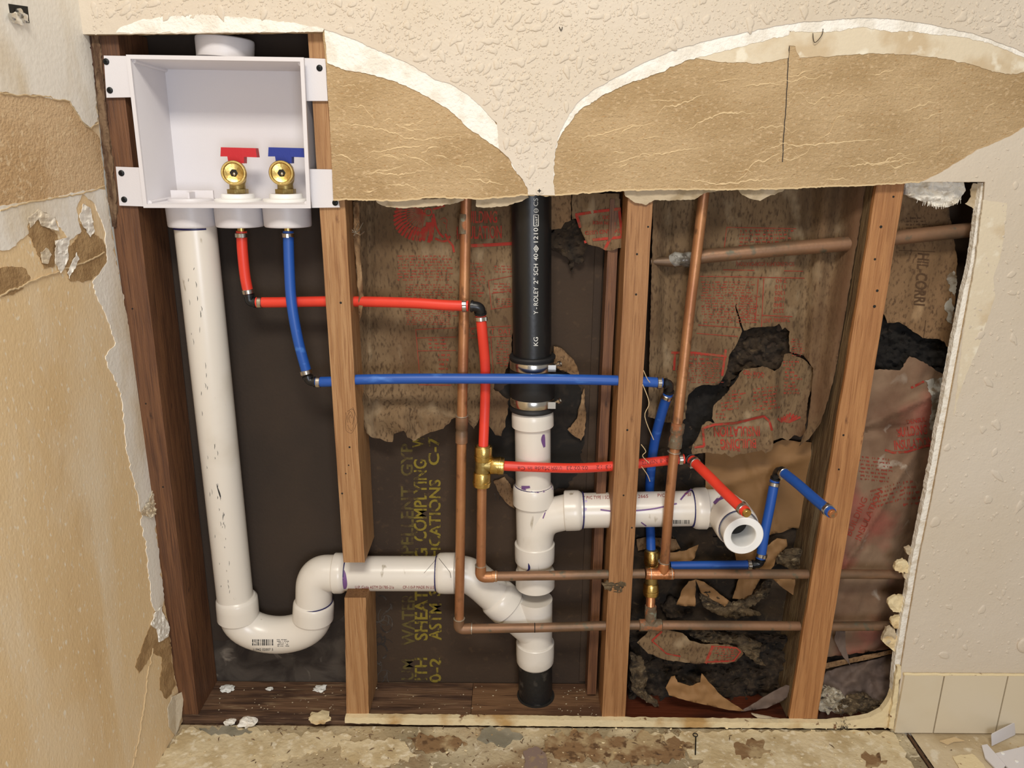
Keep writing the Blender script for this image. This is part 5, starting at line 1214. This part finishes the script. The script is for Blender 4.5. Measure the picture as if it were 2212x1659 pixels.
print_rows(r, 1514, 608, 1634, 700, 5.8, mD, 21); print_rows(r, 1596, 497, 1716, 530, 8, mD, 22); print_rows(r, 1600, 640, 1636, 700, 5, mD, 23)
print_rows(r, 1460, 790, 1556, 830, 5, mD, 25); print_rows(r, 1708, 732, 1730, 768, 5, mD, 26); print_rows(r, 1488, 765, 1562, 790, 9, mD, 27)
ink(D_, 'printed_small_text', r, inkthin, kind='stuff')
r = MB()
for i, s_ in enumerate(('740', '1110', '1305', '1485', '1840', '2220')): text_px(r, s_, 1700 - i * 1.2, 602 + i * 13, 24, 8.5, 182, mD)
text_px(r, 'SCHOENDUHYA (CORPORATION)', 1716, 566, 126, 9, 180, mD); text_px(r, 'THERMAL UNIT', 1706, 686, 58, 9, 182, mD)
ink(D_, 'printed_table', r, inkthin)
r = MB()
for q in ([(1450, 762), (1500, 762), (1570, 770)], [(1458, 760), (1456, 800)], [(1568, 755), (1560, 812)]): line_px(r, q, 5, mD)
ink(D_, 'printed_frame', r, inkred)
wool('charcoal wool bulging through the big tear in the right bay', [(1600, 690), (1690, 690), (1715, 715), (1712, 790), (1690, 810), (1650, 805), (1600, 800), (1570, 840), (1545, 830), (1560, 790), (1580, 750)], .086, .013, fibre, 231, 22, 16)
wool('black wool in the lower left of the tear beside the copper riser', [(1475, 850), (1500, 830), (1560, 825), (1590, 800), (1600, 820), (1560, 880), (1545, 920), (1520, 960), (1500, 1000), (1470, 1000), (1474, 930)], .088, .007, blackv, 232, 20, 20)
def dE(u, v):
    y = .050 + .006 * nn(u, v, 40, 50, 9) + .0022 * nn(u, v, 12, 26, 10)
    y += .012 * sm(0, 1, (u - 1672) / 20) - .006 * math.exp(-((u - 1672) / 6) ** 2)
    y -= .010 * sm(940, 985, v)
    y -= .006 * math.exp(-((v - 905 - .25 * (1600 - u)) / 7) ** 2) * (u < 1670)
    return y
E_, mE = facing('folded-down kraft flap reading building insulation upside down in the right bay', [(1694, 766), (1706, 763), (1736, 776), (1757, 794), (1756, 830), (1746, 860), (1742, 900), (1740, 935), (1728, 944), (1716, 940), (1702, 952), (1690, 946), (1671, 952), (1668, 971), (1654, 980), (1645, 972), (1630, 976), (1611, 980), (1595, 982), (1580, 988), (1566, 978), (1559, 982), (1523, 978), (1495, 982), (1495, 965), (1508, 944), (1517, 919), (1530, 910), (1544, 914), (1538, 904), (1542, 876), (1565, 855), (1588, 826), (1599, 805), (1607, 796), (1626, 795), (1647, 791), (1662, 796), (1673, 802), (1683, 796), (1692, 779)], dE, paper, 233, 1.8, 4, 6)
r = MB()
word(E_, inkred, 'INSULATION', 1642, 921, 100, 21, 181, mE); word(E_, inkred, 'BUILDING', 1634, 948, 78, 20, 181, mE)
line_px(r, [(1500, 966), (1521, 964), (1520, 945), (1518, 925), (1545, 917), (1590, 914), (1625, 905), (1650, 899), (1662, 910), (1668, 930)], 5, mE)
for k in range(8): line_px(r, [(1690 + k * 2, 912), (1680 + k * 7, 892 + abs(k - 4) * 3)], 4.5, mE)
ink(E_, 'printed_words', r, inkred)
r = MB()
for k, (a, b, c, d) in enumerate([(1572, 845, 1610, 866), (1556, 870, 1600, 892), (1625, 840, 1680, 892), (1692, 780, 1722, 850), (1545, 893, 1570, 904), (1612, 806, 1650, 816)]): print_rows(r, a, b, c, d, 7.5, mE, 40 + k, -.12 if k < 3 else 0)
text_px(r, 'QUILTED', 1652, 806, 46, 9, 172, mE); text_px(r, 'THE BATT', 1600, 968, 42, 7, 175, mE)
ink(E_, 'printed_small_text', r, inkred, kind='stuff')
facing('smooth creased brown kraft sheet behind the red and blue stubs', [(1523, 972), (1640, 972), (1690, 950), (1800, 960), (1795, 1060), (1775, 1100), (1745, 1145), (1712, 1140), (1690, 1150), (1640, 1160), (1560, 1160), (1530, 1100), (1524, 1040)],
       lambda u, v: .078 + .007 * nn(u, v, 60, 50, 12) + .006 * math.exp(-((u - 1640 - .4 * (v - 1050)) / 10) ** 2) - .006 * math.exp(-((v - 1035 + .35 * (u - 1600)) / 12) ** 2), paper3, 240, 1.5, 6, 8)
wool('dim brown wool backing behind the upper copper run in the right bay', [(1365, 960), (1480, 980), (1530, 1000), (1540, 1160), (1700, 1140), (1740, 1150), (1725, 1370), (1362, 1370)], .0870, .003, fibre, 241, 30, 24, sp=7, th=.001)
def strip(label, poly, y, m, seed, bulge=.006):
    return facing(label, poly, lambda u, v: y + bulge * nn(u, v, 16, 16, seed) - .003, m, seed, 1.2, 5, 5, name='kraft_paper_scrap', cat='paper scrap')
strip('triangular kraft scrap left of the open white drain end', [(1442, 1195), (1478, 1190), (1509, 1177), (1500, 1206), (1486, 1216), (1455, 1216), (1440, 1225)], .060, paper3, 242)
strip('tan strip hanging down under the open white drain end', [(1586, 1180), (1634, 1184), (1651, 1226), (1640, 1255), (1617, 1296), (1582, 1293), (1596, 1250)], .072, paper3, 243)
strip('rounded kraft leaf right of the blue riser', [(1655, 1182), (1679, 1163), (1699, 1165), (1701, 1180), (1679, 1202), (1672, 1222), (1648, 1250), (1640, 1225)], .062, paper3, 244)
strip('bent kraft tab hanging below the upper copper run', [(1461, 1307), (1473, 1275), (1488, 1256), (1503, 1252), (1502, 1310)], .050, paper3, 245)
strip('slanting kraft strip right of the bent tab', [(1503, 1252), (1521, 1257), (1575, 1298), (1566, 1311), (1514, 1281)], .060, paper3, 246)
strip('brown flap under the upper copper run beside the rightmost stud', [(1668, 1250), (1738, 1252), (1724, 1293), (1692, 1271)], .062, paper3, 247)
strip('kraft fold left of the brass tee below the white arm', [(1375, 1165), (1395, 1160), (1460, 1165), (1470, 1185), (1450, 1192), (1420, 1180), (1378, 1190)], .082, paper2, 248)
wool('pale ragged wool ridge between the two copper runs', [(1512, 1285), (1530, 1278), (1550, 1292), (1570, 1303), (1610, 1300), (1650, 1262), (1668, 1256), (1666, 1275), (1640, 1300), (1612, 1316), (1645, 1328), (1590, 1338), (1550, 1328), (1520, 1312)], .060, .014, fibre2, 250)
wool('grey wool wad against the left side of the rightmost stud', [(1678, 1218), (1688, 1196), (1712, 1188), (1742, 1192), (1750, 1230), (1745, 1245), (1720, 1236), (1700, 1226)], .050, .012, fibre2, 251)
wool('dull wool lump above the left end of the lower copper run', [(1428, 1310), (1450, 1290), (1480, 1305), (1500, 1318), (1470, 1334), (1440, 1335)], .074, .012, fibre, 252)
def dG(v0, y0): return 0
wool('large matted dark wool heap on the red sill between the two right studs', [(1360, 1362), (1400, 1352), (1470, 1356), (1560, 1362), (1640, 1374), (1700, 1376), (1722, 1420), (1718, 1480), (1690, 1512), (1640, 1530), (1580, 1538), (1500, 1530), (1400, 1512), (1358, 1516)], .062, .022, fibre, 253, 30, 18)
wool('pale splintery wool ridge under the lower copper run', [(1490, 1372), (1520, 1364), (1560, 1370), (1620, 1378), (1646, 1392), (1640, 1420), (1656, 1440), (1630, 1432), (1600, 1404), (1560, 1390), (1520, 1388)], .034, .014, fibre2, 254, 20, 7)
wool('brown grainy wool column beside the foot of the third stud', [(1362, 1412), (1386, 1420), (1400, 1466), (1390, 1492), (1412, 1512), (1424, 1526), (1396, 1518), (1364, 1490)], .026, .012, fibre2, 255, 10, 14)
def dS(u, v): return .020 + .004 * nn(u, v, 30, 22, 14) + .00016 * (v - 1400)
S_, mS = facing('curled strip of facing with a red printed band lying on the wool heap', [(1376, 1388), (1396, 1370), (1404, 1358), (1440, 1360), (1475, 1368), (1490, 1384), (1514, 1391), (1575, 1393), (1600, 1402), (1606, 1412), (1590, 1430), (1550, 1433), (1500, 1434), (1440, 1426), (1400, 1412)], dS, paper, 256, 1.6, 5, 5)
r = MB(); line_px(r, [(1524, 1433), (1540, 1396)], 6, mS); line_px(r, [(1536, 1396), (1590, 1399), (1600, 1408), (1585, 1428), (1528, 1430)], 3, mS); line_px(r, [(1408, 1384), (1430, 1364)], 4, mS); line_px(r, [(1408, 1384), (1440, 1412), (1470, 1418)], 3, mS)
print_rows(r, 1542, 1400, 1590, 1426, 5, mS, 51)
ink(S_, 'printed_words', r, inkred)
strip('ochre torn kraft strip at the bottom of the wool heap', [(1438, 1486), (1450, 1462), (1458, 1460), (1464, 1474), (1490, 1482), (1513, 1474), (1516, 1455), (1529, 1471), (1562, 1506), (1608, 1536), (1575, 1534), (1502, 1518), (1445, 1502)], .012, paper3, 257)
strip('grey folded strip at the right end of the wool heap', [(1600, 1537), (1625, 1522), (1660, 1500), (1698, 1480), (1712, 1484), (1713, 1498), (1690, 1514), (1656, 1530)], .020, paper5, 258)
tag(build('plaster_splinter', sheet(rough([(1624, 1543), (1650, 1548), (1690, 1556), (1706, 1556), (1670, 1560), (1645, 1556)], 1, 4, 259), mf(.002), V((0, .004, 0)), 5), gypback), 'thin pale splinter on the sill just left of the rightmost stud', 'splinter')
wool('pale fluff snagged where the upper copper run enters the third stud', [(1300, 1262), (1312, 1256), (1328, 1262), (1346, 1258), (1352, 1268), (1340, 1280), (1322, 1276), (1306, 1274)], -.001, .004, fibre2, 259, 8, 8, sp=3)
# ---- last bay
def dH(u, v): return .060 + .006 * nn(u, v, 60, 90, 20) + .002 * nn(u, v, 18, 50, 21)
H_, mH = facing('brown facing stained with white dust at the top of the last bay', [(1935, 394), (2046, 394), (2052, 470), (2068, 560), (2064, 640), (2060, 700), (2054, 760), (2040, 738), (2026, 732), (1993, 730), (1968, 712), (1943, 696), (1917, 698), (1906, 672), (1888, 660)], dH, paper2, 260, 2.5, 5, 7)
r = MB(); word(H_, inkbrown, 'HIL-CORRI', 1984, 545, 114, 24, -95, mH); line_px(r, [(1942, 541), (2020, 544)], 1.2, mH); line_px(r, [(2000, 692), (1995, 730)], 1.2, mH)
print_rows(r, 1956, 470, 2000, 500, 7, mH, 60); ink(H_, 'printed_words', r, inkbrown)
dst = MB(); dm = mat('white_dust', sr(176, 172, 162), .95, layers=[(sr(120, 104, 84), 60, .46, .6)])
for k, pg in enumerate(([(2046, 600), (2060, 585), (2068, 610), (2062, 640), (2050, 628)], [(2042, 655), (2056, 640), (2062, 665), (2056, 700), (2044, 690)])):
    ink(H_, 'dust_patch', sheet(rough(pg, 5, 3, 262 + k), mH, V((0, .0003, 0)), 5), dm)
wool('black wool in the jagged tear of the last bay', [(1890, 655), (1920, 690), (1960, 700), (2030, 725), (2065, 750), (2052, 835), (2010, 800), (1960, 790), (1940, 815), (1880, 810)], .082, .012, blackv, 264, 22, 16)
def dI(u, v):
    y = .058 + .008 * nn(u, v, 45, 60, 22) + .0025 * nn(u, v, 14, 20, 23)
    y -= .008 * math.exp(-((v - 905 + .45 * (u - 1900)) / 9) ** 2)
    y += .008 * math.exp(-((v - 930 + .12 * (u - 1900)) / 8) ** 2) * (u < 1960)
    y -= .008 * math.exp(-((u - 1900 - .62 * (1100 - v)) / 9) ** 2) * sm(960, 1010, v)
    y += .014 * sm(2010, 2050, u + .22 * (v - 800))
    return y
I_, mI = facing('crumpled damp facing with red building insulation print in the last bay', [(1870, 800), (1905, 798), (1945, 800), (1965, 770), (1985, 778), (2012, 792), (2048, 816), (2040, 880), (2018, 1000), (1995, 1110), (1975, 1200), (1958, 1300), (1945, 1400), (1780, 1420), (1800, 1230), (1830, 1050)], dI, paper4, 265, 2.5, 5, 6)
r = MB()
word(I_, inkred, 'BUILDING', 1938, 944, 66, 20, 6, mI); word(I_, inkred, 'INSULATION', 1932, 972, 84, 20, 6, mI); word(I_, inkred, 'DENSUL', 1958, 916, 44, 9, 8, mI)
line_px(r, [(1912, 972), (1930, 978), (1960, 976), (1990, 966), (2010, 962)], 5, mI); line_px(r, [(1968, 838), (1996, 824)], 5, mI)
ink(I_, 'printed_words', r, inkred)
r = MB(); print_rows(r, 1856, 985, 1925, 1040, 8, mI, 70, .1); print_rows(r, 1950, 1040, 1985, 1090, 12, mI, 71, -.1); text_px(r, 'INSULATION', 1858, 1170, 120, 13, 66, mI); text_px(r, 'BUILDING', 1838, 1160, 90, 13, 66, mI)
print_rows(r, 1880, 1060, 1950, 1100, 9, mI, 72, -.3)
ink(I_, 'printed_small_text', r, inkthin, kind='stuff')
ink(I_, 'dust_patch', sheet(rough([(1998, 822), (2036, 815), (2030, 870), (2022, 930), (2008, 930), (2012, 880), (2010, 850)], 5, 3, 266), mI, V((0, .0003, 0)), 5), dm)
facing('torn facing tip hanging below the lower copper run in the last bay', [(1806, 1362), (1826, 1364), (1827, 1400), (1837, 1438), (1822, 1420), (1808, 1395), (1802, 1380)], lambda u, v: .040 - .010 * sm(1390, 1440, v) + .004 * nn(u, v, 10, 20, 3), paper5, 267, 1, 4, 4)
facing('crumpled grey-purple paper heaped at the bottom right corner of the hole', [(1775, 1470), (1786, 1450), (1820, 1440), (1870, 1430), (1938, 1412), (1935, 1460), (1922, 1508), (1900, 1520), (1860, 1530), (1820, 1536), (1780, 1530)], lambda u, v: .050 + .014 * nn(u, v, 30, 24, 30) + .004 * nn(u, v, 9, 9, 31) - .00025 * (v - 1430), paper5, 268, 2, 5, 5)
facing('long pale paper edge slanting above the grey heap', [(1775, 1434), (1830, 1424), (1880, 1414), (1938, 1402), (1937, 1410), (1880, 1424), (1830, 1434), (1778, 1446)], lambda u, v: .036 + .004 * nn(u, v, 30, 9, 32), paper2, 269, 1, 5, 4)
wool('white and black mouldy fluff beside the foot of the rightmost stud', [(1770, 1478), (1785, 1484), (1806, 1490), (1826, 1506), (1832, 1530), (1815, 1540), (1788, 1545), (1764, 1530), (1762, 1500)], .020, .014, mat('white_mould', sr(176, 166, 146), .9, layers=[(sr(70, 56, 44), 50, .52, .62, (1, 1, 1), 0, 1.5), (sr(222, 216, 202), 40, .55, .65)], bumps=[(1, 100, (1, 1, 1), 6)]), 270, 10, 8)
wool('mixed dark debris at the right end of the sill', [(1832, 1505), (1870, 1500), (1890, 1516), (1910, 1515), (1880, 1540), (1840, 1552), (1810, 1553), (1795, 1545)], .018, .010, fibre2, 271, 10, 6)
wool('brown rubble of wool and plaster behind the fallen facing tip', [(1775, 1385), (1800, 1370), (1945, 1375), (1938, 1412), (1830, 1430), (1775, 1436)], .084, .006, fibre, 272, 20, 12)
# white plaster lump with fringe at the top of the last bay
tag(build('plaster_lump', sheet(rough([(1957, 392), (2082, 392), (2086, 412), (2076, 428), (2070, 438), (2045, 448), (2020, 446), (1985, 432), (1956, 420)], 2, 4, 280), lambda u, v: P(u, v, .004 + .008 * nn(u, v, 22, 14, 4) + .003 * nn(u, v, 6, 6, 5) + .0002 * (v - 395)), V((0, .008, 0)), 4), gyp), 'knobbly white plaster lump stuck under the drywall edge at top right', 'plaster')
fr_ = MB(); rd = random.Random(2)
for k in range(46):
    u = 2030 + rd.gauss(0, 20); v = 441 - abs(u - 2030) * .25; c = P(u, v, .012); l = rd.uniform(.002, .008)
    fr_.tube([c, c + V((rd.uniform(-.002, .002), -.001, -l))], .0003, 4)
tag(build('plaster_fringe', fr_, gyp), 'tiny white fibres fringing the plaster lump', 'fibres')
bpy.data.objects['plaster_fringe']['kind'] = 'stuff'
# ---- small things
def scr(u, v, y, r, m, label, lens=0):
    c = P(u, v, y); mb = MB().lathe(c + V((0, .002, 0)), c - V((0, .004, 0)), [(0, r), (.0022, r), (.0030, r * .6), (.0026, r * .3)], 20)
    o = build('drywall_screw', mb, m); tag(o, label, 'screw'); mb = MB()
    mb.box(c.x - r * .5, c.x + r * .5, c.y - .0014, c.y - .0009, c.z - .0006, c.z + .0006); mb.box(c.x - .0006, c.x + .0006, c.y - .0014, c.y - .0009, c.z - r * .5, c.z + r * .5)
    build('cross_slot', mb, darkin, o, smooth=False)
scr(1165, 412, Y2 - .0005, .0050, paint, 'painted-over screw head at the tip of the cream tongue above the vent pipe')
for k, (u, v, a, lb) in enumerate([(1762, 78, .3, 'curved dark hair stuck on the old paint band above the crack'), (1212, 52, 1.2, 'tiny dark hair on the textured paint near the top centre')]):
    pts = [(-6, -20), (-5, -8), (-2, 0), (6, -6), (14, -18), (16, -30)] if k == 0 else [(-4, -8), (0, 0), (3, -8)]
    tag(build('stray_hair', MB().tube(spline([P(u + x, v + y + 14, Y2 - .0012 - .0004 * i) for i, (x, y) in enumerate(pts)], 5), .0005, 5), hairm), lb, 'hair')
# chips on the sill
def chip(u, v, w_, label, m=chipm, z=None, seed=0, name='paint_chip', flat=.35, grp=None, cat='paint chip'):
    c = PZ(u, v, ZS if z is None else z); r_ = w_ / 2 / 1300
    o = build(name, MB().blob(c + V((0, 0, r_ * flat * .8)), r_, .6, 2.2, seed, 3, (1.2, 1, flat)), m, angle=30); return tag(o, label, cat, grp)
chip(492, 1490, 26, 'largest bluish-white paint chip on the left sill plate', seed=3); chip(582, 1489, 13, 'small oval white chip on the left sill plate under the trap', seed=5); chip(692, 1489, 22, 'white chip on the left sill plate beside the stud stub', seed=8)
for k, (u, v, w_) in enumerate([(497, 1562, 20), (537, 1563, 32)]):
    chip(u, v, w_, ['smaller' , 'wider'][k] + ' white plaster crumble in front of the left sill plate', gyp, .002, 20 + k, 'plaster_crumble', .45, None, 'plaster')
chip(690, 1553, 38, 'flaky cream paint remnant on the front edge of the left sill', stripm, None, 31, 'paint_remnant', .22, None, 'paint remnant')
for k, (u, v, w_) in enumerate([(1243 + 636, 1394, 6), (1800, 1407, 5)]): pass
# nail and debris on the floor
nc = PZ(1503, 1592, .0034); nd = (PZ(1502, 1630, .0034) - nc)
o = tag(build('bent_nail', MB().tube([nc, nc + nd * .5 + V((0, 0, .001)), nc + nd], .0011, 8).tube([nc + V((.004 * math.cos(a), .004 * math.sin(a) + .004, .001)) for a in [i * .6 for i in range(11)]], .0008, 6), screwm), 'thin dark nail with a looped head lying on the floor', 'nail')
rd = random.Random(77); cr = MB()
for k in range(330):
    u = rd.uniform(400, 2200); v = rd.uniform(1572, 1659); c = PZ(u, v, .0022); r_ = .0004 + .0018 * rd.random() ** 3
    cr.blob(c + V((0, 0, r_ * .3)), r_, .7, 2, k, 1, (1.3, 1, .5))
o = build('floor_crumbs', cr, stripm); tag(o, 'pale crumbs and flakes scattered over the floor', 'crumbs'); o['kind'] = 'stuff'
cr = MB()
for k in range(85):
    u = rd.gauss(1150, 330) if rd.random() < .6 else rd.uniform(400, 1930); v = rd.uniform(1570, 1655); c = PZ(u, v, .0026); a = rd.uniform(0, 3.14); l = rd.uniform(.0012, .0055)
    d = V((math.cos(a) * l, math.sin(a) * l, 0)); cr.tube([c - d, c + V((rd.uniform(-.001, .001), rd.uniform(-.001, .001), .0006)), c + d], [.0003, .0008, .0003], 5)
o = build('floor_splinters', cr, w_sill); tag(o, 'dark splinters and fibres scattered over the bare floor', 'splinters'); o['kind'] = 'stuff'
cr = MB()
for k in range(110):
    u = rd.choice([rd.uniform(470, 740), rd.uniform(810, 1100), rd.uniform(1200, 1290)]); v = rd.uniform(1482, 1545); c = PZ(u, v, ZS + .0006); r_ = rd.uniform(.0004, .0014)
    cr.blob(c, r_, .7, 2, k, 1, (1.3, 1, .6))
o = build('sill_dust', cr, gypback); tag(o, 'pale grit scattered on the sill plates', 'grit'); o['kind'] = 'stuff'
# white plastic offcuts bottom right
def pz(u, v, z): return PZ(u, v, z)
a1, a2, a3, a4 = pz(2150, 1630, .004), pz(2240, 1608, .004), pz(2300, 1690, .004), pz(2210, 1700, .004)
br = thing('broken_bracket', 'white plastic bracket offcut with upturned corner on the floor at far right', 'plastic offcut', a1)
build('base_plate', MB().prism([a1, a2, a3, a4], V((0, 0, .003))).bevel(.0006, 2), pvcbox, br)
u1_, u2_ = pz(2142, 1612, .004), pz(2192, 1588, .004)
build('upturned_tab', MB().prism([u1_, u2_, u2_ + V((-.002, .004, .022)), u1_ + V((-.002, .004, .020))], V((.003, .003, 0))).bevel(.0006, 2), pvcbox, br)
for (u, v) in ((2166, 1628), (2196, 1645)):
    c = pz(u, v, .0073); build('rivet', MB().lathe(c, c + V((0, 0, 1)), [(0, .003), (.0008, .003), (.001, .002)], 14), pvcshade, br)
tag(build('plastic_shard', MB().prism([pz(2120, 1612, .003), pz(2132, 1610, .003), pz(2172, 1655, .003), pz(2160, 1672, .003), pz(2128, 1640, .003)], V((0, 0, .0025))).bevel(.0005, 2), pvcbox), 'loose white plastic shard left of the bracket offcut', 'plastic offcut')
tag(build('plaster_splinter', sheet([(2030, 1600), (2062, 1592), (2084, 1600), (2060, 1602), (2048, 1608)], lambda u, v: PZ(u, v, .003), V((0, 0, -.0015)), 1e6), kraftedge), 'thin pale splinter on the dusty floor right of the joint', 'splinter')
tag(build('paper_scrap', sheet(rough([(2058, 1634), (2100, 1628), (2124, 1650), (2150, 1690), (2090, 1690)], 2, 6, 3), lambda u, v: PZ(u, v, .003), V((0, 0, -.0015)), 1e6), stripm), 'broad cream paper scrap on the dusty floor beside the offcuts', 'paper scrap')
# mould streak over the strip
ms_ = MB()
for k in range(60):
    u = 1822 + rd.gauss(0, 7); v = rd.uniform(1535, 1600); c = P(u, min(v, 1570), -.012 - max(0, v - 1565) * .0006); l = rd.uniform(.002, .006); 
    ms_.tube([c, c + V((rd.uniform(-.003, .003), -.002, rd.uniform(-l, l)))], .0004, 4)
o = build('mould_fluff', ms_, moldm); tag(o, 'black fuzzy mould tuft hanging over the pale strip at right', 'mould'); o['kind'] = 'stuff'
# stray fibres at the third stud and cobweb hairs on the trap arm
sf = MB()
for k, (pts) in enumerate(([(1388, 830), (1402, 870), (1393, 900), (1412, 950)], [(1385, 960), (1395, 975), (1388, 985), (1402, 1000)], [(1386, 1008), (1398, 1025), (1404, 1040)], [(1390, 800), (1398, 818), (1404, 826)])):
    sf.tube(spline([P(u, v, -.004 - .003 * math.sin(i + k)) for i, (u, v) in enumerate(pts)], 5), .0006, 5)
tag(build('wood_fibres', sf, kraftedge), 'pale splinter fibres frayed from drilled holes on the third stud', 'splinters')
hf = MB(); hf.tube([P(916, 1238, .018), P(938, 1213, .012), P(945, 1200, .018)], .0003, 4); hf.tube([P(948, 1206, .014), P(972, 1236, .012), P(974, 1248, .014)], .0004, 4)
tag(build('stray_hair', hf, hairm), 'two fine hairs across the collar at the right end of the trap arm', 'hair')
# old outlet opening on the left wall and round plate at right
ob = thing('electrical_outlet', 'old painted electrical outlet recessed high on the left wall', 'electrical outlet', PX(42, 50, XL))
q = [(18, 8), (60, 14), (64, 50), (24, 44)]
build('box_recess', sheet(q, lambda u, v: PX(u, v, XL + .0014), V((-.0006, 0, 0)), 1e6), darkin, ob, smooth=False)
build('outlet_body', sheet(rough([(24, 32), (40, 24), (60, 32), (62, 48), (50, 56), (32, 50)], 2, 4, 2), lambda u, v: PX(u, v, XL + .004 + .002 * nn(u, v, 8, 8, 1)), V((-.002, 0, 0)), 5), skim_l, ob)
for (u, v) in ((28, 36), (54, 42), (44, 26)):
    c = PX(u, v, XL + .006); build('screw_ear', MB().lathe(c - V((.003, 0, 0)), c + V((1, 0, 0)), [(0, .004), (.004, .004), (.0045, .002)], 14), steel, ob)
c = P(2216, 1392, Y2)
wp = tag(build('wall_plate', MB().lathe(c + V((0, .001, 0)), c - V((0, 1, 0)), [(0, .015), (.003, .0150), (.0045, .013), (.005, .011)], 36), paint), 'round cream wall plate cut off by the right edge of the photo', 'wall plate')
